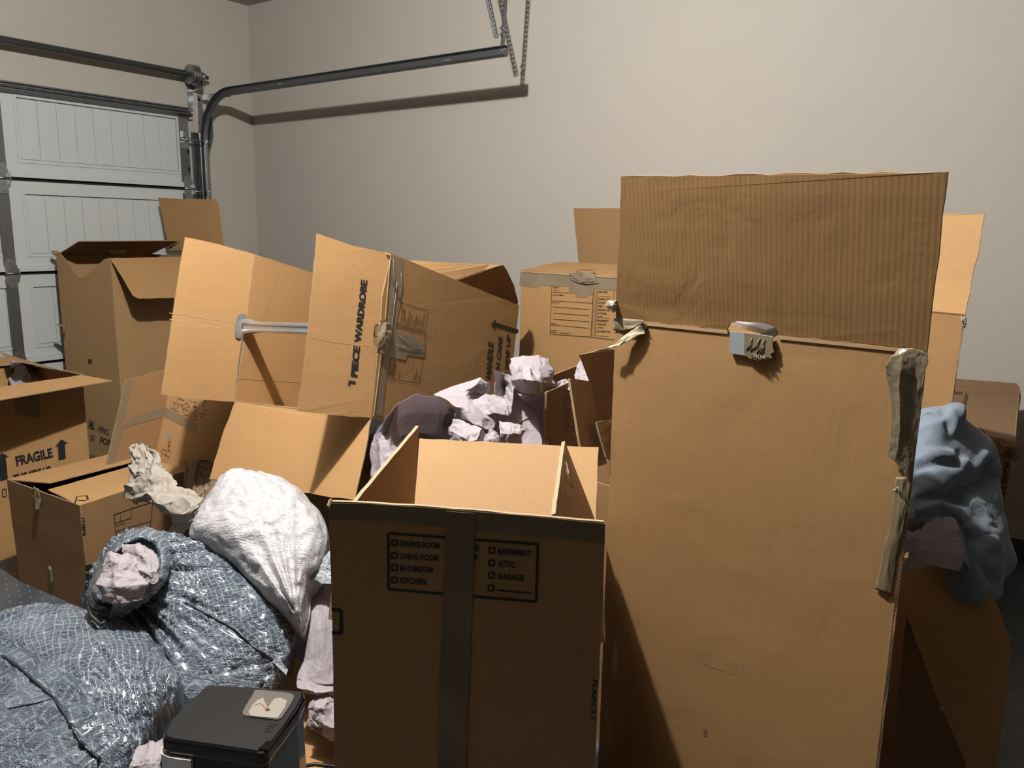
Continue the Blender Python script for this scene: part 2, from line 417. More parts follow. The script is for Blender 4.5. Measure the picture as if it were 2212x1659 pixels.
# ---- crumpled sheets
def fractal(bm, levels, amp, seed, decay=.5, ndir=None):
    r = random.Random(seed)
    for l in range(levels):
        res = bmesh.ops.subdivide_edges(bm, edges=bm.edges[:], cuts=1, use_grid_fill=True)
        new = [g for g in res['geom_inner'] if isinstance(g, bmesh.types.BMVert)]
        a = amp*decay**l
        for v in new:
            d = V((r.gauss(0, 1), r.gauss(0, 1), r.gauss(0, 1)))
            v.co += d.normalized()*a*r.uniform(.2, 1)
def sharpen(bm, ang):
    for e in bm.edges:
        if len(e.link_faces) == 2 and e.calc_face_angle(0) > ang: e.smooth = False
def sheet(name, grid, parent=None, levels=4, amp=.012, seed=1, mat=None, thick=.0006, floor=None, decay=.42):
    """grid: rows of 3D points; creased like handled paper"""
    bm = bmesh.new(); R = [[bm.verts.new(p) for p in row] for row in grid]
    for r0, r1 in zip(R, R[1:]):
        for i in range(len(r0)-1): bm.faces.new([r0[i], r0[i+1], r1[i+1], r1[i]])
    fractal(bm, levels-1, amp, seed, decay)
    bmesh.ops.triangulate(bm, faces=bm.faces)
    bmesh.ops.subdivide_edges(bm, edges=bm.edges[:], cuts=1, use_grid_fill=True, smooth=.35)
    bmesh.ops.triangulate(bm, faces=bm.faces)
    if floor is not None:
        for v in bm.verts: v.co.z = max(v.co.z, floor)
    bmesh.ops.recalc_face_normals(bm, faces=bm.faces)
    sharpen(bm, .5)
    o = finish(name, bm, mat or M_paper, parent, smooth=True)
    md = o.modifiers.new('thickness', 'SOLIDIFY'); md.thickness = thick; md.offset = 0
    return o
def px_grid(rows): return [[at(*q) for q in r] for r in rows]
def catmull(pts, n):
    out = []; m = len(pts)
    for i in range(m):
        p0, p1, p2, p3 = pts[(i-1) % m], pts[i], pts[(i+1) % m], pts[(i+2) % m]
        for k in range(n):
            t = k/n
            out.append(tuple(.5*((2*b)+(-a+c)*t+(2*a-5*b+4*c-d)*t*t+(-a+3*b-3*c+d)*t**3) for a, b, c, d in zip(p0, p1, p2, p3)))
    return out
def blob_bm(outline, plane, front, back, rings=40, per=8, c=None, power=.5, pleats=(), wr=.006, wscale=6, seed=0, floor=0.004, aniso=None):
    """plane=(P,n): outline photo points on that plane; body swells front/back of it."""
    P, n = plane; n = V(n).normalized()
    if n.dot(CAM-P) < 0: n = -n
    ol = [onp(x, y, P, n) for x, y in catmull(outline, per)]
    cc = onp(c[0], c[1], P, n) if c else sum(ol, V((0, 0, 0)))/len(ol)
    u = (ol[0]-cc).normalized(); v = n.cross(u)
    u0 = (RGT - n*RGT.dot(n)).normalized(); v0 = n.cross(u0)
    bm = bmesh.new(); uvl = bm.loops.layers.uv.verify(); N = len(ol)
    uvof = {}
    off = V((seed*3.1, seed*1.7, seed*.9))
    def mk(j, k, side):
        f = j/rings; a = f*math.pi/2
        q = cc + (ol[k]-cc)*math.sin(a)
        h = max(0.0, math.cos(a))**power*(front if side > 0 else -back)
        q = q + n*h
        e = min(1, (1-f)*5+.15)
        s3 = q*wscale+off
        wv = noise.noise(s3)*1.0 + .5*abs(noise.noise(s3*2.3))*2 - .5 + .3*(1-abs(noise.noise(s3*4.7))*3)
        q = q + (q-(cc-n*.02)).normalized()*wv*wr*e
        for (px, py, amp, freq, fall) in pleats:
            pc = onp(px, py, P, n); d = (q-pc); d2 = d - n*d.dot(n); r_ = d2.length
            th = math.atan2(d2.dot(v0), d2.dot(u0))
            s = 1-abs(noise.noise(V((math.cos(th)*freq, math.sin(th)*freq, r_*2.5+seed))))*3.2
            q = q + n*side*amp*s*math.exp(-(r_/fall)**2)
        if floor is not None and q.z < floor: q.z = floor
        return q, (d_uv(q))
    def d_uv(q):
        d = q-cc; return (d.dot(u0), d.dot(v0)+ .0)
    V_ = {}
    for side in (1, -1):
        for j in range(rings+1):
            for k in range(N if j else 1):
                if j == rings and side == -1: V_[(side, j, k)] = V_[(1, j, k)]; continue
                q, uvq = mk(j, k, side); vt = bm.verts.new(q); V_[(side, j, k)] = vt; uvof[vt] = uvq
        for j in range(rings):
            for k in range(N):
                k2 = (k+1) % N
                if j == 0: vs = [V_[(side, 0, 0)], V_[(side, 1, k)], V_[(side, 1, k2)]]
                else: vs = [V_[(side, j, k)], V_[(side, j+1, k)], V_[(side, j+1, k2)], V_[(side, j, k2)]]
                if side < 0: vs = vs[::-1]
                try: f = bm.faces.new(vs)
                except ValueError: continue
                for l in f.loops: l[uvl].uv = uvof[l.vert]
    bm.normal_update()
    return bm
def surf_pts(bvh, pxs, lift=.003):
    out = []
    for x, y in pxs:
        d = ray(x, y).normalized(); h = bvh.ray_cast(CAM, d)
        if h[0] is not None: out.append(h[0] - d*lift)
    return out
def dense(pts, step=9):
    out = []
    for a, b in zip(pts, pts[1:]):
        k = max(1, int(math.hypot(b[0]-a[0], b[1]-a[1])/step))
        out += [(a[0]+(b[0]-a[0])*i/k, a[1]+(b[1]-a[1])*i/k) for i in range(k)]
    return out+[pts[-1]]

# ================================================================= THE ROOM
XW, YD, HC = 3.93, 5.08, 2.897
def slab(name, lo, hi, mat, kind='structure'):
    bm = bmesh.new(); add_box(bm, lo, hi); o = finish(name, bm, mat); o['kind'] = kind; return o
slab('floor', (-4.2, -3.6, -.1), (XW+.1, YD+.3, 0), M_floor)
slab('ceiling', (-4.2, -3.6, HC), (XW+.1, YD+.3, HC+.1), M_ceil)
slab('wall_right', (XW, -3.6, 0), (XW+.1, YD+.3, HC), M_wall)
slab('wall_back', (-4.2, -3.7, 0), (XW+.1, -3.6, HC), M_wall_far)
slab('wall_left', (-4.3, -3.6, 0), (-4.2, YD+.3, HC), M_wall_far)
bm = bmesh.new()                                             # wall with the door opening: header and two returns
DX0, DX1, DZ = -1.52, 3.365, 2.135
add_box(bm, (DX1, YD, 0), (XW, YD+.12, HC)); add_box(bm, (-4.2, YD, 0), (DX0, YD+.12, HC)); add_box(bm, (DX0, YD, DZ), (DX1, YD+.12, HC))
finish('wall_front', bm, M_wall)['kind'] = 'structure'
bm = bmesh.new(); add_box(bm, (XW-.014, -2.2, .092), (XW, YD, .165)); add_box(bm, (XW-.010, -2.2, .165), (XW, YD, .170))
finish('baseboard_right', bm, M_white)['kind'] = 'structure'
bm = bmesh.new(); add_box(bm, (DX1+.03, YD-.014, .092), (XW-.014, YD, .168)); finish('baseboard_front', bm, M_white)['kind'] = 'structure'
bm = bmesh.new(); y = -2.2                                    # rough concrete curb under the baseboard
top = [V((XW-.02, -2.2+.05*i, .088+rnd.uniform(-.007, .004))) for i in range(146)]
add_prism(bm, [V((XW-.02, -2.2, 0))]+top+[V((XW-.02, top[-1].y, 0))], (.02, 0, 0)); finish('trim_1', bm, M_curb)['kind'] = 'structure'

# ---- sectional garage door
door = bpy.data.objects.new('door_1', None); COL.objects.link(door); door.location = (.9, 5.03, 0)
door['kind'] = 'structure'; door['label'] = 'white panelled sectional garage door'
SH = .5325
def door_panel(bm, planks, x0, x1, z0, z1):
    y = 5.03
    # raised frame moulding and recessed field
    add_box(bm, (x0, y+.004, z0), (x1, y+.02, z1))
for s in range(4):
    z0 = s*SH+.011; z1 = (s+1)*SH-.009
    bm = bmesh.new()
    cols = [(-1.40, -.30), (-.18, .92), (1.04, 2.14), (2.285, 3.278)]
    ztop, zbot = z1-.072, z0+.098
    # solid frame around the recesses
    add_box(bm, (DX0, 5.03, z0), (DX1-.008, 5.055, zbot)); add_box(bm, (DX0, 5.03, ztop), (DX1-.008, 5.055, z1))
    xs = [DX0]+[v for c in cols for v in c]+[DX1-.008]
    for a, b in zip(xs[0::2], xs[1::2]): add_box(bm, (a, 5.03, zbot), (b, 5.055, ztop))
    for a, b in cols: add_box(bm, (a, 5.044, zbot), (b, 5.055, ztop))
    # stepped ledge at the section's foot and bead round each recess
    add_box(bm, (DX0, 5.012, z0), (DX1-.008, 5.031, z0+.032))
    for a, b in cols:
        g = .016
        for lo_, hi_ in (((a-g, zbot-g), (b+g, zbot)), ((a-g, ztop), (b+g, ztop+g)), ((a-g, zbot), (a, ztop)), ((b, zbot), (b+g, ztop))):
            add_box(bm, (lo_[0], 5.0255, lo_[1]), (hi_[0], 5.031, hi_[1]))
    sec = finish('door_section', bm, M_door, door)
    for ci, (a, b) in enumerate(cols[2:]):
        n = 9
        for i in range(n):
            wd = (b-a-.012)/n; x = a+.006+i*wd
            bm = bmesh.new(); vs = add_box(bm, (x+.0012, 5.0375, zbot+.006), (x+wd-.0012, 5.046, ztop-.006))
            bmesh.ops.bevel(bm, geom=[e for e in bm.edges if abs((e.verts[0].co-e.verts[1].co).z) > .1 and e.verts[0].co.y < 5.04], offset=.003, segments=1, affect='EDGES')
            finish('plank', bm, M_door, sec)
bm = bmesh.new()                                              # black strips standing in for the shadow line between sections
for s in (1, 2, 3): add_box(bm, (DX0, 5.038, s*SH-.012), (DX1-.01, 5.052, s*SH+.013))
finish('joint_shade_strip', bm, M_black, door)
# steel stiles, hinges
def stile(x0, x1, name, holes=False):
    bm = bmesh.new()
    for s in range(4):
        z0, z1 = s*SH+.03, (s+1)*SH-.03
        add_box(bm, (x0, 5.013, z0), (x1, 5.018, z1))
        add_box(bm, (x0-.004, 5.013, z0), (x0, 5.03, z1)); add_box(bm, (x1, 5.013, z0), (x1+.004, 5.03, z1))
    return finish(name, bm, M_galvd, door)
stile(2.140, 2.192, 'steel_stile'); st = stile(3.300, 3.352, 'steel_stile')
bm = bmesh.new()
for s in range(4):
    for k in (.13, .245, .36):
        c = V((3.345, 5.0125, s*SH+k)); 
        vs = [bm.verts.new(c+V((.011*math.cos(a*math.pi/6), 0, .016*math.sin(a*math.pi/6)))) for a in range(12)]; bm.faces.new(vs)
finish('stile_hole', bm, M_black, st)['kind'] = 'stuff'
for s in (1, 2, 3):
    for x in (2.166, 3.330):
        z = s*SH; bm = bmesh.new()
        for sg in (1, -1):
            pts = [V((x-.030, 5.006, z+sg*.006)), V((x+.030, 5.006, z+sg*.006)), V((x+.034, 5.006, z+sg*.04)), V((x+.018, 5.006, z+sg*.085)), V((x-.018, 5.006, z+sg*.085)), V((x-.034, 5.006, z+sg*.04))]
            add_prism(bm, pts, (0, .004, 0))
        add_tube(bm, [(x-.036, 5.0, z+.002), (x+.046, 5.0, z+.002)], .0055)
        add_box(bm, (x+.030, 4.985, z-.03), (x+.034, 5.01, z+.03))
        h = finish('hinge', bm, M_galv, door)
        bm = bmesh.new()
        for sg in (1, -1):
            for dz in (.028, .068): add_tube(bm, [(x-.004*sg, 5.0065, z+sg*dz), (x-.004*sg, 4.998, z+sg*dz)], .0065, 6)
        finish('screw', bm, M_galv, h)
        if x > 3: 
            bm = bmesh.new(); add_tube(bm, [(x+.03, 4.993, z-.014), (3.47, 4.993, z-.014)], .0055); add_tube(bm, [(3.462, 4.993, z-.014), (3.474, 4.993, z-.014)], .022, 16)
            finish('roller', bm, M_galv, h)
# U-shaped top strut
bm = bmesh.new()
prof = [(0, .062), (.0, -.0), (-.018, -.0), (-.052, .014), (-.052, .020), (-.018, .008), (-.004, .008), (-.004, .054), (-.018, .054), (-.052, .048), (-.052, .054), (-.018, .062)]
sweep(bm, [(DX0+.05, 5.028, 2.066), (3.372, 5.028, 2.066)], prof, [(0, 1, 0)]*2, [(0, 0, 1)]*2)
add_box(bm, (DX0+.05, 4.9755, 2.100), (3.372, 4.980, 2.108))
finish('top_strut', bm, M_galvd, door)
# top roller fixture
bm = bmesh.new(); add_box(bm, (3.290, 5.008, 1.86), (3.352, 5.013, 2.05)); add_box(bm, (3.30, 4.975, 1.925), (3.345, 5.01, 1.93)); add_box(bm, (3.300, 4.975, 1.90), (3.304, 5.01, 1.97)); add_tube(bm, [(3.28, 4.985, 1.918), (3.47, 4.985, 1.918)], .0055)
add_tube(bm, [(3.462, 4.985, 1.918), (3.474, 4.985, 1.918)], .022, 16)
add_tube(bm, [(3.304, 5.009, 1.99), (3.304, 5.0, 1.99)], .008, 6); add_tube(bm, [(3.325, 5.009, 1.985), (3.325, 5.0, 1.985)], .008, 6)
finish('top_bracket', bm, M_galv, door)

# ---- track
trk = root('door_track', (3.465, 4.0, 2.2), 'grey galvanised garage door track, bent at the corner and running out along the side wall', 'track')
path = []; A = []; B = []
R = .30; yv = 5.0; zh = 2.222
path += [(3.465, yv, .03), (3.465, yv, zh-R)]; A += [(1, 0, 0)]*2; B += [(0, 1, 0)]*2
for k in range(1, 13):
    a = math.radians(90*k/12*.985); path.append((3.465, yv-R+R*math.cos(a), zh-R+R*math.sin(a))); A.append((1, 0, 0)); B.append((0, math.cos(a), math.sin(a)))
ye = 2.478; ze = zh+.012
d = V((0, ye-(yv-R), ze-zh)).normalized(); nb = V((0, -d.z, d.y)); nb = nb if nb.z > 0 else -nb
path.append((3.465, ye, ze)); A.append((1, 0, 0)); B.append(tuple(nb))
prof = [(.016, .026), (-.012, .026), (-.012, .023), (.013, .023), (.013, -.020), (.006, -.0235), (-.004, -.023), (-.010, -.016), (-.013, -.018), (-.006, -.0265), (.008, -.027), (.016, -.021)]
bmv = bmesh.new(); sweep(bmv, path[:2], prof, A[:2], B[:2]); finish('vertical_track', bmv, M_galv, trk)
bmh = bmesh.new(); sweep(bmh, path[1:], prof, A[1:], B[1:]); ht = finish('horizontal_track', bmh, M_galvd, trk)
bm = bmesh.new()  # bright studs: rivets, and stand-ins for light showing through track holes
for y_, z_ in ((2.885, 2.232), (2.868, 2.232), (2.852, 2.232), (2.50, 2.247), (2.515, 2.24), (2.50, 2.222), (4.2, 2.226), (4.22, 2.226)):
    add_tube(bm, [(3.484, y_, z_), (3.475, y_, z_)], .0042, 8)
finish('track_rivet_light_dot', bm, M_alu, ht)['kind'] = 'stuff'
bm = bmesh.new()
add_box(bm, (3.483, 4.985, .3), (3.487, 5.08, 2.0)); add_box(bm, (3.415, 5.074, .05), (3.487, 5.079, 1.98))
finish('wall_angle', bm, M_galv, trk)
bm = bmesh.new(); add_prism(bm, [(3.484, 5.078, 1.86), (3.484, 4.985, 1.86), (3.484, 4.93, 2.00), (3.484, 4.93, 2.10), (3.484, 5.078, 2.22)], (.004, 0, 0)); add_box(bm, (3.484, 4.72, 2.192), (3.4875, 5.078, 2.226))
finish('flag_bracket', bm, M_galv, trk)

# ---- torsion shaft
sh = root('torsion_shaft', (2.5, 4.97, 2.335), 'steel torsion shaft with a round cable drum above the garage door', 'shaft')
bm = bmesh.new(); add_tube(bm, [(-1.9, 4.975, 2.335), (3.50, 4.975, 2.335)], .0127, 14); add_tube(bm, [(-1.9, 4.975, 2.335), (3.33, 4.975, 2.335)], .021, 18); finish('shaft_tube', bm, M_galvd, sh)
bm = bmesh.new()
prs = [(3.352, .026), (3.358, .062), (3.366, .064), (3.370, .054), (3.395, .054), (3.399, .066), (3.410, .066), (3.413, .05), (3.416, .024), (3.44, .024)]
N = 32; rings = [[bm.verts.new((x, 4.975+r_*math.cos(2*math.pi*k/N), 2.335+r_*math.sin(2*math.pi*k/N))) for k in range(N)] for x, r_ in prs]
for r0, r1 in zip(rings, rings[1:]):
    for k in range(N): bm.faces.new([r0[k], r0[(k+1) % N], r1[(k+1) % N], r1[k]])
bm.faces.new(rings[0][::-1]); bm.faces.new(rings[-1]); finish('cable_drum', bm, M_galv, sh)
bm = bmesh.new(); add_box(bm, (3.444, 4.955, 2.25), (3.447, 5.079, 2.36)); add_box(bm, (3.405, 5.074, 2.13), (3.447, 5.079, 2.36)); add_tube(bm, [(3.450, 4.975, 2.335), (3.468, 4.975, 2.335)], .026, 16)
finish('bearing_plate', bm, M_galv, sh)
bm = bmesh.new(); add_tube(bm, [(3.385, 4.921, 2.335), (3.385, 4.985, 1.2), (3.385, 5.0, .2)], .0016, 5); finish('lift_cable', bm, M_galvd, sh)

# ---- perforated hangers
def perforated(bm, p0, p1, wdir, width=.021, pitch=.021, hr=.0052, t=.0025):
    p0, p1, wdir = V(p0), V(p1), V(wdir).normalized(); d = (p1-p0); L = d.length; d.normalize(); wdir = (wdir-d*wdir.dot(d)).normalized(); n = d.cross(wdir)*t
    k = int(L/pitch)
    for s in range(k):
        c = p0+d*(s+.5)*pitch+wdir*width/2
        for off in (V((0, 0, 0)), n):
            hole = []; outr = []
            for a in range(8):
                an = a*math.pi/4+math.pi/8
                hole.append(bm.verts.new(c+off+d*hr*math.cos(an)+wdir*hr*math.sin(an)))
            hl, hw = pitch/2, width/2
            corners = [(hl, hw), (-hl, hw), (-hl, -hw), (hl, -hw)]
            cv = [bm.verts.new(c+off+d*a+wdir*b) for a, b in corners]
            # octagon indices: 0,1 around +d+w quadrant ...
            q = [(0, [7, 0]), (1, [1, 2]), (2, [3, 4]), (3, [5, 6])]
            bm.faces.new([cv[3], cv[0], hole[0], hole[7]]); bm.faces.new([cv[0], hole[1], hole[0]])
            bm.faces.new([cv[0], cv[1], hole[2], hole[1]]); bm.faces.new([cv[1], hole[3], hole[2]])
            bm.faces.new([cv[1], cv[2], hole[4], hole[3]]); bm.faces.new([cv[2], hole[5], hole[4]])
            bm.faces.new([cv[2], cv[3], hole[6], hole[5]]); bm.faces.new([cv[3], hole[7], hole[6]])
hg = root('track_hanger', (3.465, 2.5, 2.3), 'perforated steel angle hanger holding the free end of the door track', 'bracket')
for nm, p0, p1, w1, w2 in (('slanted_angle', (3.470, 2.552, 2.300), (3.47, 2.722, 2.895), (0, -1, 0), (-1, -.25, 0)),
                           ('upright_angle', (3.476, 2.522, 2.242), (3.476, 2.478, 2.895), (0, -1, 0), (1, 0, 0))):
    bm = bmesh.new(); perforated(bm, p0, p1, w1); perforated(bm, p0, p1, w2); finish(nm, bm, M_galv, hg)
bm = bmesh.new()
for z in (2.315, 2.345): add_tube(bm, [(3.462, 2.513, z), (3.486, 2.513, z)], .007, 6)
finish('bolt', bm, M_galv, hg)

# ---- ceiling bulb (out of frame, gives the light)
cb = root('ceiling_lamp', (1.07, 1.52, 2.83), 'bare bulb in a white porcelain holder on the ceiling', 'lamp')
bm = bmesh.new(); add_tube(bm, [(1.07, 1.52, 2.897), (1.07, 1.52, 2.875), (1.07, 1.52, 2.84)], .05, 24, radii=[.06, .055, .03]); finish('lamp_holder', bm, M_white, cb)

# ================================================================= CARTONS
def walls(bm, bot, top, order=(0, 1, 2, 3), t=.004, skip=(), seed=0):
    """four walls of a carton: bot/top = corner lists going round"""
    cen = sum(map(V, bot+top), V((0, 0, 0)))/8
    for i in order:
        if i in skip: continue
        j = (i+1) % 4
        add_board(bm, [bot[i], bot[j], top[j], top[i]], cen, t, V(bot[j])-V(bot[i]), rough=.0008, seed=seed+i)
def floor_board(bm, bot, t=.004):
    add_board(bm, bot, V(bot[0])+V((0, 0, 1)), t, V(bot[1])-V(bot[0]))

# ---------------------------------------------------------------- tall wardrobe carton, front right
tw = root('wardrobe_box', (1.7, .5, 0), 'tall wardrobe carton at right, front flap standing up, grey tape on its corners', 'box')
TL, TR = V((1.514, .79, 1.17)), V((1.427, .186, 1.17)); bL, bR = V((1.514, .79, 0)), V((1.427, .190, 0))
BLt, BRt = V((1.872, .848, 1.17)), V((1.787, .239, 1.17)); BLb, BRb = V((1.872, .845, 0)), V((1.787, .239, 0))
Pf, Nf = plane_of(TL, TR, bL)
pf = lambda x, y: onp(x, y, Pf, Nf)
hole_top = [pf(1572, 728+0), pf(1576, 736), pf(1590, 745), pf(1640, 746), pf(1672, 742), pf(1683, 730)]
crease = lambda x: 688+(x-1330)*(757-688)/(2003-1330)
hT = [pf(1571, crease(1571)), pf(1575, 724), pf(1586, 733), pf(1660, 741), pf(1676, 736), pf(1682, crease(1682))]
bm = bmesh.new()
add_board(bm, [bL, bR, TR]+hT[::-1]+[TL], V((2, .5, .6)), .005, TR-TL, rough=.0008, seed=3)
walls(bm, [bL, bR, BRb, BLb], [TL, TR, BRt, BLt], skip=(0,), t=.005)
floor_board(bm, [bL, bR, BRb, BLb])
finish('carton_body', bm, [M_card, M_edge], tw)
# standing front flap with the upper half of the handle slot
fTL, fTR = TL+V((-.012, .0, .285)), TR+V((-.012, -.002, .278))
fTL = at(1341, 381, (TL-CAM).dot(FWD)-.105); fTR = at(2047, 371, (TR-CAM).dot(FWD)-.100)
Pp, Np = plane_of(TL, TR, (fTL+fTR)/2)
q = lambda x, y: onp(x, y, Pp, Np)
hU = [q(1571, crease(1571)), q(1570, 712), q(1577, 699), q(1592, 694), q(1655, 699), q(1673, 706), q(1682, 718), q(1683, crease(1683))]
board('front_flap', [TL]+hU+[TR, onp(2020, 600, Pp, Np), onp(2034, 470, Pp, Np), onp(2047, 371, Pp, Np), onp(1341, 381, Pp, Np)], AWAY, tw, .005, TR-TL, rough=.0018, seed=5, mat=M_card_f)
# side flaps folded down inside
board('side_flap', [BRt, TR, TR+V((.08, .21, -.10)), BRt+V((-.02, .2, -.10))], V((1.7, .5, 0)), tw, .004)
board('side_flap', [BLt, TL, TL+V((.06, -.2, -.12)), BLt+V((.0, -.2, -.12))], V((1.7, .5, 0)), tw, .004)
# scored ridge under the crease
pr = Print(Pf, Nf, .0008)
for a, b in ((1396, 1572), (1684, 1942)):
    pr.seg((a, crease(a)+5), (b, crease(b)+5), .006)
pr.build('score_ridge', tw, M_crease, thick=.0012)
# handle outline pressed in the front wall
pr = Print(Pf, Nf, .0004)
hp = catmull([(1504, 1403), (1512, 1400), (1590, 1428), (1598, 1443), (1592, 1455), (1580, 1455), (1508, 1428), (1501, 1414)], 5)
pr.poly(hp, .0016); pr.build('handle_perforation', tw, M_crease)
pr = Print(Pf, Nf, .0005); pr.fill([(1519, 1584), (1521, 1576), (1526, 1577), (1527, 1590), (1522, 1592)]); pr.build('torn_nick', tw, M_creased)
pr = Print(Pf, Nf, .0004); r9 = random.Random(3)
for k in range(34):
    x, y = r9.gauss(1585, 60), r9.uniform(770, 1000) if k < 26 else r9.uniform(1000, 1250); a = r9.uniform(-.3, 1.2); l_ = r9.uniform(3, 12)
    pr.seg((x, y), (x+l_*math.cos(a), y+l_*math.sin(a)), .0006)
pr.build('surface_scuff', tw, M_crease)
# hanging-bar end plate hooked over the slot
hk = bmesh.new()
n_ = -Nf if Nf.dot(CAM-Pf) < 0 else Nf; n_ = n_.normalized()
fr = lambda x, y, l=.007: onp(x, y, Pf+n_*l, n_)
plate = catmull([(1577, 722), (1582, 716), (1660, 726), (1668, 731), (1664, 770), (1658, 774), (1584, 764), (1577, 758)], 3)
add_prism(hk, [fr(*p) for p in plate], -n_*.005)
finish('bar_hook', hk, M_plast, tw, label='grey end plate of the hanging bar')
bm = bmesh.new(); bi = [onp(1640, 722, Pf-n_*.01, n_), onp(1682, 708, Pf-n_*.03, n_), onp(1684, 722, Pf-n_*.03, n_), onp(1668, 733, Pf-n_*.004, n_)]
add_prism(bm, bi, -n_*.004); add_prism(bm, [onp(1655, 712, Pf-n_*.03, n_), onp(1683, 704, Pf-n_*.03, n_), bi[2]+V((.35, .48, 0)), bi[2]+V((.35, .5, .03))], (0, 0, -.01))
finish('hanging_bar', bm, M_alu, tw)
bm = bmesh.new()
tp = [(1608, 719), (1660, 726), (1669, 733), (1669, 748), (1672, 760), (1664, 765), (1668, 774), (1652, 771), (1656, 778), (1644, 773), (1636, 782), (1632, 774), (1622, 776), (1612, 769), (1607, 762)]
add_prism(bm, [fr(x, y, .0085) for x, y in tp], -n_*.001)
for (a, b) in (((1612, 756), (1624, 730)), ((1620, 758), (1642, 731)), ((1634, 762), (1652, 733)), ((1640, 765), (1650, 745))):
    add_tube(bm, [fr(*a, .0090), fr((a[0]+b[0])/2+2, (a[1]+b[1])/2, .0102), fr(*b, .0090)], .0008, 5)
for k in range(10):
    a = (1625+k*3, 768+rnd.uniform(-2, 4)); add_tube(bm, [fr(*a, .009), fr(a[0]+rnd.uniform(-5, 5), a[1]+rnd.uniform(3, 8), .009+rnd.uniform(0, .004)), fr(a[0]+rnd.uniform(-8, 9), a[1]+rnd.uniform(5, 11), .008)], .0009, 5)
finish('hook_tape', bm, M_tape, tw, label='crumpled grey tape over the hook')
# tape wrapped at the left corner with a peeled tongue
bm = bmesh.new(); uvl = bm.loops.layers.uv.verify()
def strip_sheet(rows, name, mat, parent, levels=2, amp=.003, seed=1, thick=.0006, label=None):
    o = sheet(name, rows, parent, levels, amp, seed, mat, thick)
    if label: o['label'] = label
    return o
strip_sheet([[fr(1326, 688, .002), fr(1345, 688, .002), fr(1368, 690, .003), fr(1392, 692, .005)], [fr(1325, 700, .002), fr(1345, 702, .003), fr(1368, 703, .004), fr(1392, 700, .008)], [fr(1324, 713, .002), fr(1344, 715, .003), fr(1368, 709, .008), fr(1391, 694, .012)]], 'corner_tape', M_tape, tw, 2, .0025, 4)
strip_sheet([[fr(1392, 692, .004), fr(1372, 706, .006), fr(1350, 724, .009), fr(1332, 742, .014), fr(1311, 752, .018)],
             [fr(1396, 703, .005), fr(1376, 716, .009), fr(1352, 728, .013), fr(1334, 745, .017), fr(1316, 753, .019)],
             [fr(1394, 722, .006), fr(1377, 728, .011), fr(1356, 738, .015), fr(1336, 748, .019), fr(1320, 751, .020)]], 'peeled_tape', M_tape_y, tw, 2, .003, 9, label='curled yellowish underside of torn tape')
strip_sheet([[fr(1336, 648, .0), fr(1326, 651, .012), fr(1312, 648, .014)], [fr(1336, 658, .0), fr(1322, 660, .02), fr(1308, 661, .012)], [fr(1336, 672, -.004), fr(1326, 676, .004), fr(1322, 670, .002)]], 'tape_scrap', M_tape_y, tw, 3, .003, 12)
# tape along the right-hand corner, hanging loose lower down
rt = [[(1944, 752), (1962, 752), (1984, 756), (2004, 762)], [(1926, 770), (1950, 768), (1980, 778), (2005, 784)], [(1912, 790), (1946, 800), (1976, 812), (1999, 806)],
      [(1914, 815), (1942, 840), (1972, 850), (1993, 848)], [(1922, 850), (1944, 880), (1968, 900), (1988, 900)], [(1926, 910), (1944, 930), (1962, 950), (1981, 955)],
      [(1922, 950), (1940, 970), (1958, 985), (1973, 1000)], [(1916, 982), (1932, 995), (1952, 1020), (1966, 1045)]]
bul = [[.003, .004, .004, .002], [.014, .010, .004, .003], [.017, .016, .005, .003], [.014, .016, .006, .003], [.013, .015, .007, .004], [.012, .014, .007, .004], [.011, .012, .008, .004], [.008, .010, .007, .004]]
strip_sheet([[fr(p[0], p[1], b) for p, b in zip(r_, bb)] for r_, bb in zip(rt, bul)], 'corner_tape', M_tape, tw, 4, .0014, 21, label='wide grey tape puckered over the front corner')
rt = [[(1936, 1030), (1968, 1030)], [(1930, 1080), (1962, 1080)], [(1922, 1140), (1952, 1140)], [(1906, 1190), (1940, 1190)], [(1898, 1240), (1932, 1240)], [(1890, 1272), (1926, 1286)]]
strip_sheet([[fr(a[0], a[1], .003), fr((a[0]+b[0])/2, (a[1]+b[1])/2, .005), fr(b[0], b[1], .003)] for a, b in rt], 'corner_tape', M_tape_d, tw, 3, .0012, 25)
strip_sheet([[fr(1928, 1062, .02), fr(1952, 1070, .02), fr(1968, 1100, .015)], [fr(1938, 1050, .025), fr(1962, 1095, .02), fr(1974, 1105, .012)], [fr(1950, 1085, .03), fr(1966, 1112, .02), fr(1972, 1108, .012)]], 'torn_tape', M_tape_y, tw, 3, .005, 29)
for k, (a, b) in enumerate(((1900, 1250), (1905, 1255), (1912, 1245))):
    pass

# ---------------------------------------------------------------- second wardrobe carton behind it
t2 = root('wardrobe_box', (2.45, .5, 0), 'wardrobe carton close behind the tall right one, brightly lit flap leaning back', 'box')
c0, c1, c2, c3 = V((2.252, .816, 0)), V((2.173, .211, 0)), V((2.70, .266, 0)), V((2.78, .86, 0))
up = V((0, 0, 1.17)); bm = bmesh.new()
c1b = c1+V((.02, .03, 0))
walls(bm, [c0, c1b, c2, c3], [c0+up, c1+up, c2+up, c3+up], seed=40); floor_board(bm, [c0, c1b, c2, c3])
finish('carton_body', bm, [M_card, M_edge], t2)
f1 = at(2127, 462, 1.99); f0 = c0+up+(f1-(c1+up))
board('front_flap', [c0+up, c1+up, at(2098, 610, 1.95), at(2118, 520, 1.97), f1, f0], AWAY, t2, .004, c1-c0, rough=.002, seed=41)
P2, N2 = plane_of(c0+up, c1+up, c0); pr = Print(P2, N2, .0006); pr.seg((1996, 672), (2083, 680), .003); pr.build('score_line', t2, M_creased)
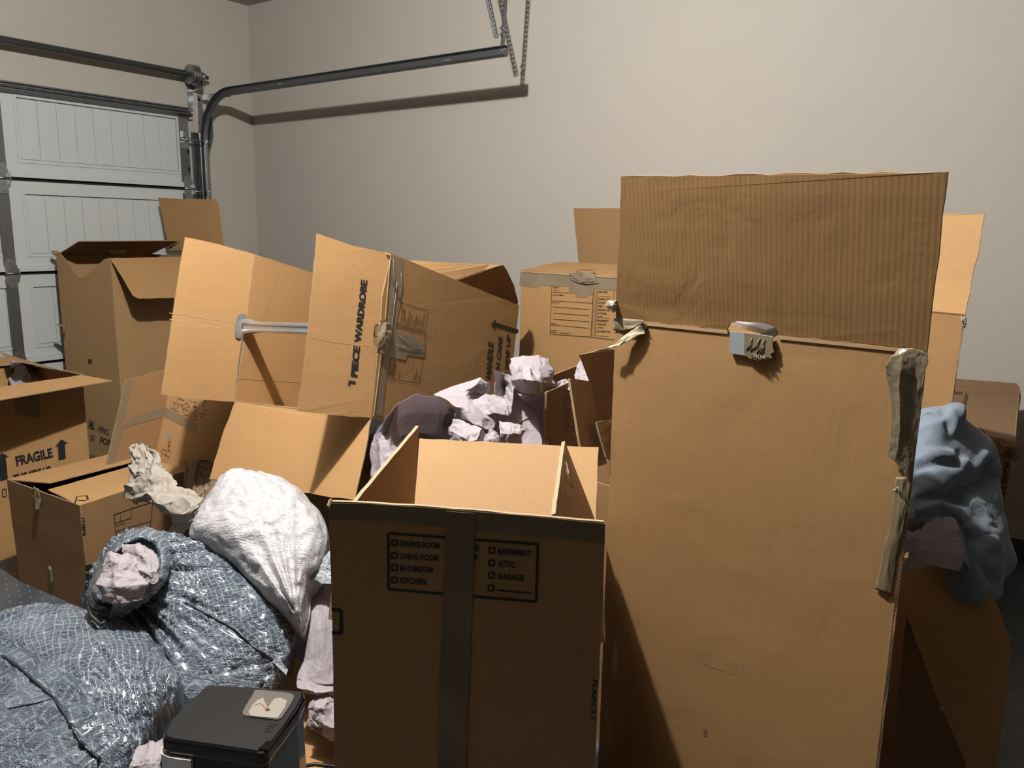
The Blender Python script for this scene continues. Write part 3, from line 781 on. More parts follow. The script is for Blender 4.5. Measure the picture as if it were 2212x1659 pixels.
strip_sheet([[at(2078, 682, 1.895), at(2087, 684, 1.895)], [at(2076, 692, 1.89), at(2088, 698, 1.89)], [at(2080, 706, 1.895), at(2083, 710, 1.895)]], 'torn_corner', M_tape_y, t2, 3, .003, 43)

# ---------------------------------------------------------------- wardrobe carton by the side wall
t3 = root('wardrobe_box', (3.36, 1.8, 0), 'wardrobe carton against the side wall, grey tape across its top and a printed contents form', 'box')
c0, c1, c2, c3 = V((3.17, 2.166, 0)), V((3.034, 1.58, 0)), V((3.55, 1.46, 0)), V((3.69, 2.05, 0)); bm = bmesh.new()
walls(bm, [c0, c1, c2, c3], [c0+up, c1+up, c2+up, c3+up], seed=50); floor_board(bm, [c0, c1, c2, c3])
finish('carton_body', bm, [M_card, M_edge], t3)
m0, m1 = (c0+c3)/2+up+V((0, 0, .035)), (c1+c2)/2+up+V((0, 0, .035))
board('front_flap', [c0+up, c1+up, m1, m0], V((3.3, 1.8, 0)), t3, .004, c1-c0, seed=51)
sfl = [c3+up+V((.0, 0, .0)), c2+up, c2+up+V((.03, 0, .29)), at(1240, 450, 4.22), at(1246, 520, 4.2), at(1250, 566, 4.18)]
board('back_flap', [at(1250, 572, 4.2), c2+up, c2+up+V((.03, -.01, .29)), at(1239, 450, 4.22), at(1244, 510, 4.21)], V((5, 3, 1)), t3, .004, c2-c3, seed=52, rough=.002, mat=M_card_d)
P3, N3 = plane_of(c0+up, c1+up, c0)
e3 = lambda x: 583+(x-1125)*(597-583)/(1335-1125)
pr = Print(P3, N3, .001); pr.seg((1127, 587), (1240, 594), .004); pr.seg((1280, 596), (1345, 601), .004); pr.build('score_ridge', t3, M_crease, thick=.003)
tape_patch('top_tape', [(1124, 589), (1160, 591), (1222, 593), (1231, 597), (1245, 594), (1285, 597), (1345, 601), (1345, 628), (1283, 624), (1281, 637), (1270, 637), (1269, 642), (1244, 642), (1243, 633), (1230, 634), (1228, 619), (1164, 616), (1163, 621), (1122, 617)], P3, N3, t3)
n3_ = -N3 if N3.dot(CAM-P3) < 0 else N3
f3 = lambda x, y, l=.004: onp(x, y, P3+n3_.normalized()*l, n3_)
strip_sheet([[f3(1230, 590, .005), f3(1245, 586, .012), f3(1262, 586, .014), f3(1280, 590, .006)], [f3(1231, 600, .006), f3(1247, 602, .012), f3(1262, 604, .014), f3(1283, 600, .006)], [f3(1240, 606, .004), f3(1252, 612, .008), f3(1268, 612, .008), f3(1286, 608, .004)]], 'puckered_tape', M_tape, t3, 3, .005, 55, label='glossy puckered tape over the handle slot')
bm = bmesh.new(); add_tube(bm, [f3(1229, 598, .006), f3(1236, 604, .008), f3(1247, 609, .008), f3(1268, 613, .008), f3(1292, 610, .006)], .0018, 6); finish('tape_fold', bm, M_tape_c, t3)
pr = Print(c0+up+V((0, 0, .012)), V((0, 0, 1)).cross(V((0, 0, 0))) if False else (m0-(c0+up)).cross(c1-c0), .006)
pr.fill([(1242, 583), (1256, 581), (1280, 582), (1288, 584), (1282, 585), (1244, 584)]); pr.build('handle_slot_patch', t3, M_creased)  # flat dark patch, the slot's shade is put into its colour
pr = Print(P3, N3, .0012)
pr.poly([(1192, 618), (1191, 645), (1188, 722), (1276, 728), (1281, 640), (1282, 624)], .0028, False)
pr.seg((1206, 619), (1206, 631), .002); pr.seg((1192, 631), (1228, 633), .002)
pr.seg((1192, 650), (1281, 655), .002); pr.seg((1284, 626), (1278, 729), .0022); pr.seg((1278, 729), (1345, 736), .0028); pr.seg((1327, 627), (1325, 645), .002)
for y in (663, 676.5, 689.5): pr.seg((1195, y), (1273, y+5.5), .0022)
pr.seg((1215, 704), (1272, 709), .002); pr.seg((1208, 719), (1233, 721), .002)
for s_, x, y, w_ in (('ORDER NUMBER', 1193.5, 638, 24), ('CONTENTS', 1192.5, 655, 15), ('SPECIAL', 1190.5, 700, 12), ('INSTRUCTIONS', 1190, 703.6, 21), ("PACKER'S", 1189.5, 715, 14), ('INITIALS', 1189, 718.6, 12), ('NUMBER', 1194, 621, 11), ('This', 1197, 625, 5), ('Carton', 1196, 629, 7)):
    pr.text(s_, (x, y), (x+w_, y+w_*.055), (x+.1, y-2.4), .02)
for i, (s_, w_) in enumerate((('MASTER', 18.5), ('', 26), ('FAMILY RM.', 25), ('LIVING RM.', 25), ('DEN', 9), ('DINING RM.', 26), ('KITCHEN', 19), ('BATH', 11), ('BASEMENT', 24), ('GARAGE', 18), ('ATTIC', 13), ('LAUNDRY RM.', 29), ('', 26))):
    x = 1290-.45*i; y = 629.5+i*7.75
    pr.box(x, y, 2.3, .0016)
    if s_: pr.text(s_, (x+4.2, y+2.8), (x+4.2+w_, y+2.8+w_*.055), (x+4.3, y-1.2), .025)
    if not s_ or s_ == 'BATH':
        xx = x+5 if not s_ else x+18; pr.seg((xx, y+3), (x+30, y+4.5), .0014)
pr.build('printed_form', t3, M_ink_b, label='brown-black moving checklist and contents form')

# ---------------------------------------------------------------- tilted wardrobe carton
tl = root('wardrobe_box', (2.3, 2.1, .5), 'tilted open wardrobe carton lettered 1 PIECE WARDROBE, its mouth turned to the left', 'box')
O = V((1.932, 1.828, 1.271)); dn = V((-.249, -.057, -.967)).normalized(); ax = V((.962, .099, -.254)).normalized(); ac = V((-.110, .993, -.030)).normalized()
Ww, Wd, LL = .533, .61, .900
A0, A1 = O, O+dn*Ww; B0, B1 = O+ac*Wd, O+ac*Wd+dn*Ww
E0, E1, G0, G1 = A0+ax*LL, A1+ax*LL, B0+ax*LL, B1+ax*LL
cen = (A0+G1)/2
bm = bmesh.new()
Pn, Nn = plane_of(A0, A1, E0); pn = lambda x, y: onp(x, y, Pn, Nn)
# near wall keeps a notch where the handle slot is cut
add_board(bm, [A0, pn(826, 640), pn(823, 692), pn(829, 700), pn(826, 738), pn(818, 745), A1, E1, E0], cen, .004, dn, rough=.0008, seed=61)
Pw, Nw = plane_of(B0, B1, G0)
add_board(bm, [B0, B1, G1, G0], cen, .004, dn, rough=.001, seed=62)
add_board(bm, [A1, B1, G1, E1], cen, .004, ac, seed=63)
add_board(bm, [E0, E1, G1, G0], cen, .004, dn, seed=64)
topcut = A0+ax*.20
finish('carton_body', bm, [M_card, M_edge], tl)
# burst top wall, lifted like a lid
tA, tB, tC = onp(866, 562, O, dn), at(1088, 572, 3.35), pn(982, 606)
Pk, Nk = plane_of(pn(866, 562), pn(982, 606), tB)
tB = at(1088, 572, 3.33)
board('lifted_top_panel', [pn(866, 562)+V((0, .006, 0)), pn(982, 606)+V((0, .006, 0)), at(1046, 584, 3.22), tB, at(980, 568, 3.2)], V((2.6, 2.2, 0)), tl, .004, ax, rough=.0012, seed=66)
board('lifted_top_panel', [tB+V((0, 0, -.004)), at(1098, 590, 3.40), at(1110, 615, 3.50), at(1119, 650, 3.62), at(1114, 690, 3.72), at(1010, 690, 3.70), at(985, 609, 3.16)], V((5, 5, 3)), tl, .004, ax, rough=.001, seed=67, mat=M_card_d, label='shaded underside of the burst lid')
# flaps
nf = V((-.244, .067, .059)); ff = V((-.237, .056, .058)); bf = V((-.150, -.016, -.250))
sx = nf
nfl = [A0+nf, A1+nf*1.0+V((0, 0, -.01)), A1, pn(812, 752), pn(805, 742), pn(806, 725), pn(809, 702), pn(816, 697), pn(824, 700), A0]
Pnf, Nnf = plane_of(A0, A1, (A0+A1)/2+nf); pm = lambda x, y: onp(x, y, Pnf, Nnf)
board('near_flap', [pm(685, 504), pm(678, 580), pm(667, 700), pm(655, 810), pm(643, 888), pm(720, 897), A1, pm(814, 752), pm(807, 745), pm(806, 728), pm(809, 704), pm(816, 698), pm(822, 700), A0, pm(760, 530)], V((5, 4, 1.3)), tl, .0045, V((0, 0, 1)), rough=.0012, seed=68)
Pff, Nff = plane_of(B0, B1, (B0+B1)/2+ff); pq = lambda x, y: onp(x, y, Pff, Nff)
board('far_flap', [pq(400, 512), pq(385, 600), pq(371, 690), pq(348, 852), pq(420, 862), B1, pq(514, 790), pq(522, 735), pq(509, 722), pq(510, 690), pq(520, 680), pq(532, 680), B0, pq(475, 528)], V((5, 5, .6)), tl, .0045, V((0, 0, 1)), rough=.0012, seed=69)
Pbf, Nbf = plane_of(A1, B1, (A1+B1)/2+bf); pb = lambda x, y: onp(x, y, Pbf, Nbf)
board('lower_flap', [A1, B1, pb(480, 940), pb(452, 1035), pb(560, 1050), pb(766, 1081), pb(786, 990)], V((5, 4, .3)), tl, .0045, A1-B1, rough=.002, seed=70, mat=M_card)
# creases on inside faces
pr = Print(Pff, Nff, .0006)
pr.seg((366, 676), (512, 697), .0025); pr.seg((366, 690), (480, 709), .003); pr.seg((392, 676), (450, 690), .002); pr.seg((430, 690), (478, 700), .002)
pr.build('pressed_crease', tl, M_crease)
inn = (A0-B0).normalized()
pr = Print(B0+inn*.0045, Nw, .0008)
pr.seg((508, 817), (650, 826), .0022); pr.seg((604, 566), (600, 600), .0015); pr.seg((600, 600), (570, 690), .0012); pr.seg((540, 765), (525, 800), .0012)
pr.build('pressed_crease', tl, M_crease)
# metal hanging bar
Pb0 = pq(527, 708); bend = pn(822, 722)+V((.0, .01, 0))
bm = bmesh.new()
pl = catmull([(511, 690), (516, 680), (528, 679), (527, 700), (522, 722), (518, 731), (509, 728), (507, 710)], 3)
nq = Nff if Nff.dot(CAM-Pff) > 0 else -Nff
add_prism(bm, [onp(x, y, Pff+nq*.004, nq) for x, y in pl], nq*.002)
bs = onp(530, 706, Pff+nq*.012, nq); be = pn(822, 716)+V((0, .02, 0))
dirb = (be-bs).normalized(); upb = V((0, 0, 1)); sdb = dirb.cross(upb).normalized(); upb = sdb.cross(dirb)
prs = [(-.020, .012), (-.012, .014), (-.008, .008), (.008, .008), (.012, .014), (.020, .012), (.024, -.012), (.021, -.014), (.017, .006), (-.017, .006), (-.021, -.014), (-.024, -.012)]
tosee = (CAM-bs).normalized(); nrm = (tosee - dirb*tosee.dot(dirb)).normalized(); wd_ = dirb.cross(nrm)
pts_ = [bs+dirb*t for t in (0, .03, .07, (be-bs).length)]
def scl(k): return [(a*k, b*k) for a, b in prs]
rings = []
for p, k in zip(pts_, (1.25, .95, .8, .85)):
    rings.append([bm.verts.new(p+wd_*x*k+nrm*y*k) for x, y in prs])
for r0, r1 in zip(rings, rings[1:]):
    for k in range(12): bm.faces.new([r0[k], r0[(k+1) % 12], r1[(k+1) % 12], r1[k]])
for rr in (rings[0], rings[-1]):
    for T in tessellate_polygon([[v.co for v in rr]]): bm.faces.new([rr[i] for i in T])
bmesh.ops.recalc_face_normals(bm, faces=bm.faces)
finish('hanging_bar', bm, M_alu, tl, label='stamped silver hanging bar')
# lettering on the near flap: reads upward
pr = Print(Pnf, Nnf, .0012)
pr.fill([(767.5, 829.5), (768.5, 824), (753.5, 821.5), (751.5, 831.5), (755.5, 834), (756.8, 827)])
pr.text('PIECE', (772, 815), (778.5, 749), (757, 812), .05)
pr.text('WARDROBE', (780, 741), (794.5, 606), (765, 739), .05)
pr.build('printed_lettering', tl, M_ink, label='bold black words 1 PIECE WARDROBE')
pr = Print(Pnf, Nnf, .0006); pr.seg((672, 730), (730, 741), .0014); pr.seg((730, 741), (806, 749), .001); pr.build('pressed_crease', tl, M_crease)
# near wall: crease line, tape, forms, lettering
pr = Print(Pn, Nn, .001); pr.seg((843, 556), (832, 690), .004); pr.seg((824, 760), (807, 898), .004); pr.build('score_ridge', tl, M_crease, thick=.002)
tape_patch('wrap_tape', [(848, 553), (870, 561), (868, 640), (856, 700), (856, 716), (896, 728), (897, 738), (919, 741), (917, 772), (880, 767), (875, 778), (842, 772), (835, 800), (826, 899), (806, 896), (822, 800), (836, 740), (838, 660)], Pn, Nn, tl)
nn_ = Nn if Nn.dot(CAM-Pn) > 0 else -Nn
fn = lambda x, y, l=.006: onp(x, y, Pn+nn_*l, nn_)
strip_sheet([[fn(820, 696, .004), fn(834, 696, .012), fn(846, 700, .006)], [fn(817, 715, .008), fn(832, 718, .018), fn(848, 722, .006)], [fn(816, 738, .01), fn(830, 742, .016), fn(846, 745, .006)], [fn(814, 762, .006), fn(826, 766, .01), fn(838, 764, .005)]], 'slot_tape', M_tape, tl, 3, .005, 75, label='bunched grey tape over the slot')
bm = bmesh.new()
for L_ in (((866, 590), (868, 612), (863, 640), (869, 652)), ((850, 560), (852, 620), (846, 680)), ((858, 610), (848, 690), (842, 760)), ((862, 724), (880, 740), (905, 748)), ((858, 745), (885, 752), (915, 755))):
    add_tube(bm, [fn(a, b, .0035) for a, b in L_], .0009, 5)
finish('tape_fold', bm, M_tape_c, tl)
pr = Print(Pn, Nn, .0012)
def L2(a, b, w_=.0016): pr.seg(a, b, w_)
# checklist block (rotated form)
pr.poly([(862, 653), (925, 671), (919, 719), (856, 703)], .002)
pr.poly([(856, 707), (919, 723), (908, 828), (838, 818)], .002)
for i in range(12):
    x = 860+i*5.2; y = 699+i*1.45
    pr.box(x, y, 2.0, .0012, (.97, .24), (-.1, 1))
for i, s_ in enumerate(('FAMILY RM', 'LIVING RM', 'DEN', 'DINING RM', 'KITCHEN', 'BATH', 'BASEMENT', 'GARAGE', 'ATTIC', 'LAUNDRY RM')):
    x = 866+i*5.2; y = 696+i*1.45; ln = 3.1*len(s_)
    pr.text(s_, (x+1.6, y), (x+1.6+ln*.12, y-ln), (x-1.0, y-.7), .02)
for i, x in enumerate((847, 858, 868, 878, 888, 899)):
    L2((x, 811), (x+6.5, 778), .0012)
for x in (884, 893, 903): L2((x, 722), (x-.5, 730), .0012)
L2((840, 806), (848, 808)); L2((848, 808), (846, 820))
for s_, x, y, ln in (('ORDER NUMBER', 851, 815, 28), ('CONTENTS', 862, 818, 18), ('SPECIAL', 894, 821, 14), ('INSTRUCTIONS', 897.5, 822, 24), ("PACKER'S", 905, 824, 14)):
    pr.text(s_, (x+1.2, y), (x+1.2+ln*.12, y-ln), (x-1.2, y-.6), .02)
pr.build('printed_form', tl, M_ink_b, label='small printed checklist and contents form')
pr = Print(Pn, Nn, .0012)
pr.text('HANDLE', (1061, 819), (1067, 741), (1049, 816), .05)
pr.text('WITH CARE', (1077, 838), (1086, 729), (1068, 836), .05)
pr.text('THIS SIDE UP', (1095, 850), (1103.5, 724), (1087, 848), .05)
pr.fill([(1061, 700), (1071, 690), (1072, 697), (1120, 712), (1119, 721), (1071, 706), (1068, 712)])
pr.build('printed_lettering', tl, M_ink, label='HANDLE WITH CARE THIS SIDE UP with an arrow')
pr = Print(Pn, Nn, .0006); pr.poly(catmull([(1037, 758), (1041, 752), (1045, 757), (1042, 797), (1038, 802), (1033, 798)], 4), .0012); pr.seg((915, 596), (980, 627), .0012); pr.build('pressed_crease', tl, M_crease)
strip_sheet([[at(831, 543, 2.55), at(836, 546, 2.55)], [at(834, 549, 2.54), at(844, 552, 2.54)], [at(838, 560, 2.55), at(842, 561, 2.55)]], 'torn_corner', M_card_b, tl, 3, .004, 78)

# hidden prop under it
def plain_carton(name, corners, z0, z1, label, mat=None, seed=0, emat=None, group=None, skip_top=False):
    r = root(name, sum(corners, V((0, 0, 0)))/4 + V((0, 0, z0)), label, 'box', group)
    b_ = [c+V((0, 0, z0)) for c in corners]; t_ = [c+V((0, 0, z1)) for c in corners]
    bm = bmesh.new(); walls(bm, b_, t_, seed=seed); floor_board(bm, b_)
    finish('carton_body', bm, [mat or M_card, emat or M_edge], r)
    return r, b_, t_
sup, sb, stp = plain_carton('moving_box', [V((2.0, 1.9, 0)), V((2.62, 1.95, 0)), V((2.58, 2.45, 0)), V((1.97, 2.4, 0))], 0, .475, 'dark moving carton in the gap below the tilted wardrobe carton', M_card_d, 80)
for a, b, c_, d_ in ((0, 1, 2, 3), (2, 3, 0, 1)):
    m_a, m_b = (stp[a]+stp[d_])/2, (stp[b]+stp[c_])/2
    board('top_flap', [stp[a], stp[b], m_b+V((0, 0, .002)), m_a+V((0, 0, .002))], V((2.3, 2.2, 0)), sup, .004, mat=M_card_d)

# ---------------------------------------------------------------- tall carton by the garage door
tg = root('wardrobe_box', (2.68, 4.6, 0), 'tall open carton by the garage door, front flap folded down', 'box')
c0, c1, c2, c3 = V((2.385, 4.344, 0)), V((2.995, 4.376, 0)), V((2.966, 4.907, 0)), V((2.356, 4.875, 0)); t_ = [c+up for c in (c0, c1, c2, c3)]
bm = bmesh.new(); cen = V((2.67, 4.6, .5))
add_board(bm, [c0, c1, t_[1], t_[0]], cen, .004, c1-c0, seed=91)
add_board(bm, [c1, c2, t_[2], t_[1]], cen, .004, c2-c1, seed=92)
add_board(bm, [c2, c3, t_[3], t_[2]], cen, .004, c2-c3, seed=93)
Pl, Nl = plane_of(t_[0], t_[3], c0); pl_ = lambda x, y: onp(x, y, Pl, Nl)
add_board(bm, [c3, c0, pl_(236, 557), pl_(225, 560), pl_(205, 578), pl_(186, 597), pl_(178, 599), pl_(167, 597), pl_(150, 573), pl_(128, 544), pl_(124, 545), t_[3]+V((0, 0, -.01))], cen, .004, c0-c3, seed=94)
floor_board(bm, [c0, c1, c2, c3]); finish('carton_body', bm, [M_card_b, M_edge], tg)
e1 = at(171, 522, 4.50); e2 = V((e1.x+.63, e1.y+.02, e1.z+.004)); hh3, hh2 = t_[3]+V((0, -.006, 0)), t_[2]+V((0, -.006, 0))
board('far_flap', [hh3, e1, e2, hh2], V((2.7, 5, 2.5)), tg, .004, c1-c0, seed=95, rough=.001, mat=M_card_d)
Pe, Ne = plane_of(hh3, e1, e2); pr = Print(Pe, Ne, .001); pr.fill([(233, 541), (274, 540), (270, 547), (262, 551), (240, 549)]); pr.build('handle_slot_patch', tg, M_white)
P5, N5 = plane_of(t_[1], t_[2], (t_[1]+t_[2])/2+V((.06, 0, .28))); p5 = lambda x, y: onp(x, y, P5, N5)
board('side_flap', [p5(366, 540), p5(357, 500), p5(350, 462), p5(341, 427), p5(400, 430), p5(464, 430), p5(471, 440), p5(478, 490), p5(486, 545)], V((5, 4, 1.3)), tg, .004, c2-c1, seed=96, rough=.002)
v5 = V((-.02, -.20, -.20))
P6, N6 = plane_of(t_[0], t_[1], (t_[0]+t_[1])/2+v5); p6 = lambda x, y: onp(x, y, P6, N6)
board('front_flap', [t_[0], p6(272, 612), p6(287, 638), p6(300, 645), p6(372, 643), p6(450, 642), t_[1]], V((2.7, 5, .9)), tg, .004, c1-c0, seed=97, rough=.002)
strip_sheet([[at(112, 540, 4.7), at(126, 541, 4.7)], [at(112, 548, 4.69), at(127, 546, 4.68)], [at(120, 554, 4.7), at(127, 552, 4.7)]], 'torn_corner', M_card_b, tg, 3, .006, 98)
P7, N7 = plane_of(c0, c1, t_[0])
pr = Print(Pl, Nl, .001); pr.fill([(190, 776), (198, 776), (199, 786), (190, 785)])
pr.text('FRAGILE', (192, 922), (203, 928), (192, 905), .03); pr.text('THIS SIDE', (206, 932), (240, 944), (207, 918), .03) if False else None
pr.build('small_mark', tg, M_ink_b)
P8, N8 = Pl, Nl
pr = Print(P8, N8, .001)
pr.text('ALL', (190, 926), (204, 929), (191, 910), .03); pr.text('HING', (212, 932), (234, 942), (213, 918), .03)
pr.text('CAT', (194, 952), (204, 955), (194, 938), .03); pr.text('FOR', (216, 958), (240, 966), (217, 943), .03)
pr.build('printed_lettering', tg, M_ink, label='partly hidden black lettering low on the side')
pr = Print(Pl, Nl, .0014); pr.fill([(236, 636), (246, 632), (254, 740), (251, 742)]); pr.build('torn_nick', tg, M_card_d) if False else pr.bm.free()
bm = bmesh.new(); add_prism(bm, [at(121, 701, 4.62), at(142, 703, 4.62), at(141, 709, 4.62)], (.02, .03, 0)); finish('torn_strip', bm, M_card_d, tg)

# ---------------------------------------------------------------- FRAGILE carton
fg = root('moving_box', (1.4, 3.68, 0), 'open carton lettered FRAGILE with up arrows, at the left edge', 'box')
x0, x1, y0, y1, zt = 1.02, 1.738, 3.45, 3.93, .705
c = [V((x0, y0, 0)), V((x1, y0+.01, 0)), V((x1, y1, 0)), V((x0, y1, 0))]; tt = [p+V((0, 0, zt)) for p in c]; tt[1].z += .008; bm = bmesh.new()
walls(bm, c, tt, seed=100); floor_board(bm, c); finish('carton_body', bm, [M_card, M_edge], fg)
hA, hB = tt[0], tt[1]
board('front_flap', [hA, hB, onz(242, 822, zt-.006), onz(0, 863, zt-.002), onz(-80, 878, zt-.002)], V((1.4, 3.4, -2)), fg, .004, hB-hA, seed=101)
board('side_flap', [tt[1]+V((.004, 0, 0)), tt[2]+V((.004, 0, 0)), onp(60, 781, tt[2]+V((.0, .02, .06)), V((0, 1, 0))), at(0, 762, 3.6), at(20, 778, 3.55)], V((3, 3.5, .7)), fg, .004, seed=102, mat=M_card_d)
board('back_flap', [at(-90, 790, 3.95), at(0, 790, 3.95), at(57, 784, 3.95), at(46, 778, 4.0), at(0, 770, 4.05), at(-90, 760, 4.05)], V((1.4, 3.6, -1)), fg, .004, seed=103)
Pg, Ng = plane_of(c[0], c[1], tt[0])
pr = Print(Pg, Ng, .0012)
pr.text('FRAGILE', (36, 1008), (115, 988), (32, 986), .045)
pr.text('THIS SIDE UP', (31, 1044), (112, 1023), (28, 1026), .045)
def arrow(x, y, k=1.0):
    pr.fill([(x, y), (x+15*k, y+8*k), (x+8.5*k, y+11*k), (x+10*k, y+42*k), (x-5.5*k, y+46*k), (x-7*k, y+15*k), (x-13.5*k, y+17*k)])
arrow(132, 949); arrow(4, 978)
pr.fill([(-3, 1000), (14, 998), (17, 1035), (1, 1040)])
pr.poly([(5, 1058), (13, 1056), (14, 1072), (6, 1074)], .004)
pr.build('printed_lettering', fg, M_ink, label='black FRAGILE and up arrows')
tape_patch('seam_tape', [(32, 862), (86, 850), (88, 902), (34, 896)], Pg, Ng, fg, M_tape_d)
# crumpled paper inside it
cp = sheet('crumpled_paper', px_grid([[(25, 835, 3.62), (45, 838, 3.62), (82, 822, 3.62)], [(24, 800, 3.7), (55, 790, 3.62), (74, 806, 3.7)], [(30, 786, 3.75), (50, 780, 3.7), (70, 784, 3.75)]]), None, 4, .03, 5, M_paper)
tag(cp, 'mauve-shadowed crumpled paper inside the FRAGILE carton', 'paper', group=None)

# ---------------------------------------------------------------- small carton (PLAIN 3.1)
p3 = root('moving_box', (1.54, 3.0, 0), 'closed carton with PLAIN 3.1 on its edge, in front of the FRAGILE carton', 'box')
c = [V((1.33, 2.73, 0)), V((1.79, 2.81, 0)), V((1.76, 3.27, 0)), V((1.30, 3.19, 0))]; zt = .406
tt = [V((1.307+.003, 2.701, zt)), V((1.775, 2.78, zt)), V((1.76, 3.24, zt)), V((1.279, 3.159, zt+.012))]
bm = bmesh.new(); walls(bm, c, tt, seed=110); floor_board(bm, c); finish('carton_body', bm, [M_card_d, M_edge], p3)
ma, mb = (tt[0]+tt[3])/2, (tt[1]+tt[2])/2
board('top_flap', [tt[0], tt[1], mb+V((0, -.003, .004)), ma+V((.02, -.003, .004))], V((1.5, 2.9, 0)), p3, .004, tt[1]-tt[0], seed=111)
board('top_flap', [tt[2], tt[3], ma+V((.03, .004, .026)), mb+V((0, .004, .016))], V((1.5, 3.1, 0)), p3, .004, tt[1]-tt[0], seed=112)
Pa, Na = plane_of(c[0], c[1], tt[0]); Pc, Nc = plane_of(c[0], c[3], tt[0])
pr = Print(Pa, Na, .0014)
pr.text('PLAIN 3.1', (186, 1156), (182, 1118), (179, 1157), .04)
pr.poly([(247, 1112), (283, 1099), (330, 1085), (322, 1170), (252, 1190)], .0026)
pr.seg((260, 1110), (261, 1128), .0016); pr.seg((248, 1130), (284, 1119), .0022); pr.seg((284, 1100), (284, 1119), .0016); pr.seg((249, 1148), (326, 1126), .0022)
for y in (1160, 1171): pr.seg((254, y+3), (320, y-16), .0018)
pr.text('ORDER NUMBER', (250, 1137), (270, 1131), (250, 1134), .02); pr.text('CONTENTS', (251, 1154), (266, 1150), (251, 1151), .02)
for y in (1219, 1237, 1255): pr.fill([(185, y+2), (199, y), (200, y+13), (186, y+15)])
pr.poly([(166, 1080), (182, 1082), (190, 1078), (188, 1070)], .003, False)
pr.build('printed_lettering', p3, M_ink, label='PLAIN 3.1, contents form and three bars')
pr = Print(tt[0]+V((0, 0, .004)), V((0, 0, 1)), .0012)
pr.poly([(162, 1086), (166, 1072), (186, 1070), (191, 1078)], .004, False); pr.poly([(386, 1003), (398, 997), (404, 1003), (402, 1010)], .004, False); pr.build('corner_mark', p3, M_ink)
nC = Nc if Nc.dot(CAM-Pc) > 0 else -Nc; fc = lambda x, y, l=.002: onp(x, y, Pc+nC*l, nC)
strip_sheet([[fc(71, 1050, .002), fc(84, 1056, .002)], [fc(72, 1075, .004), fc(88, 1080, .004)], [fc(76, 1095, .008), fc(84, 1097, .01)], [fc(77, 1104, .008), fc(87, 1103, .008)]], 'loose_tape', M_tape_c, p3, 3, .003, 115)
strip_sheet([[fc(104, 1222, .002), fc(110, 1224, .002)], [fc(106, 1262, .003), fc(116, 1262, .003)]], 'loose_tape', M_tape_c, p3, 2, .002, 116)

# ---------------------------------------------------------------- unfolded carton with handwriting behind it
kt = root('unfolded_box', (1.85, 3.15, .41), 'half-open carton with handwriting and crossed tape, leaning behind the PLAIN 3.1 carton', 'box')
ap0 = onz(335, 978, .415); a_l = onz(228, 1010, .415); apt = at(376, 792, (ap0-CAM).dot(FWD)+.08); a_lt = onp(271, 822, *plane_of(a_l, ap0, apt))
board('left_panel', [a_l, ap0, apt, a_lt], V((3, 5, .5)), kt, .004, ap0-a_l, seed=120, mat=M_card_d)
r_b = at(470, 1075, 3.18); ap1 = at(325, 1020, 3.36); r_t = onp(520, 840, *plane_of(ap1, r_b, apt))
board('right_panel', [ap1, r_b, r_t, apt], V((3, 4, .5)), kt, .004, r_b-ap1, seed=121, mat=M_card)
Pk_, Nk_ = plane_of(a_l, ap0, apt)
tape_patch('edge_tape', [(270, 824), (287, 820), (248, 1005), (229, 1010)], Pk_, Nk_, kt, M_tape_k)
tape_patch('cross_tape', [(278, 905), (354, 880), (350, 901), (264, 925)], Pk_, Nk_, kt, M_tape_k)
Pr_, Nr_ = plane_of(ap1, r_b, r_t)
tape_patch('cross_tape', [(357, 879), (425, 914), (423, 935), (352, 898)], Pr_, Nr_, kt, M_tape_k)
pr = Print(Pr_, Nr_, .0012)
def hand(strokes, w_=.0022):
    for s_ in strokes:
        for a, b in zip(s_, s_[1:]): pr.seg(a, b, w_)
hand([[(368, 880), (386, 890)], [(378, 883), (374, 868)], [(379, 884), (388, 876)], [(377, 870), (385, 874), (390, 872)], [(382, 866), (384, 867)], [(384, 860), (398, 866)], [(390, 856), (386, 864)],
      [(392, 872), (398, 896), (407, 898)], [(394, 884), (406, 888)], [(391, 878), (404, 870), (409, 880), (397, 882)], [(396, 896), (392, 903)],
      [(416, 905), (424, 908), (424, 900), (417, 899)], [(414, 893), (425, 896)], [(420, 886), (425, 888), (421, 892)], [(417, 880), (424, 882), (418, 876), (425, 878)], [(417, 868), (424, 870)], [(411, 866), (413, 867)], [(414, 858), (424, 862)],
      [(430, 893), (446, 896)], [(438, 872), (446, 890)], [(440, 866), (446, 870), (441, 862)], [(432, 902), (436, 898), (440, 902)],
      [(352, 980), (366, 988)], [(348, 978), (352, 970), (360, 974), (358, 982)], [(362, 972), (368, 976), (362, 968)], [(362, 964), (367, 966), (362, 960), (368, 962)], [(363, 955), (368, 958), (366, 950)]])
pr.build('handwriting', kt, M_marker, label='handwritten list in marker')
pr = Print(Pr_, Nr_, .0012); pr.fill([(360, 933), (371, 940), (372, 950), (360, 943)]); pr.build('small_sticker', kt, simple('pale_sticker', (.30, .36, .42, 1), .5))

dep = lambda p: (V(p)-CAM).dot(FWD)
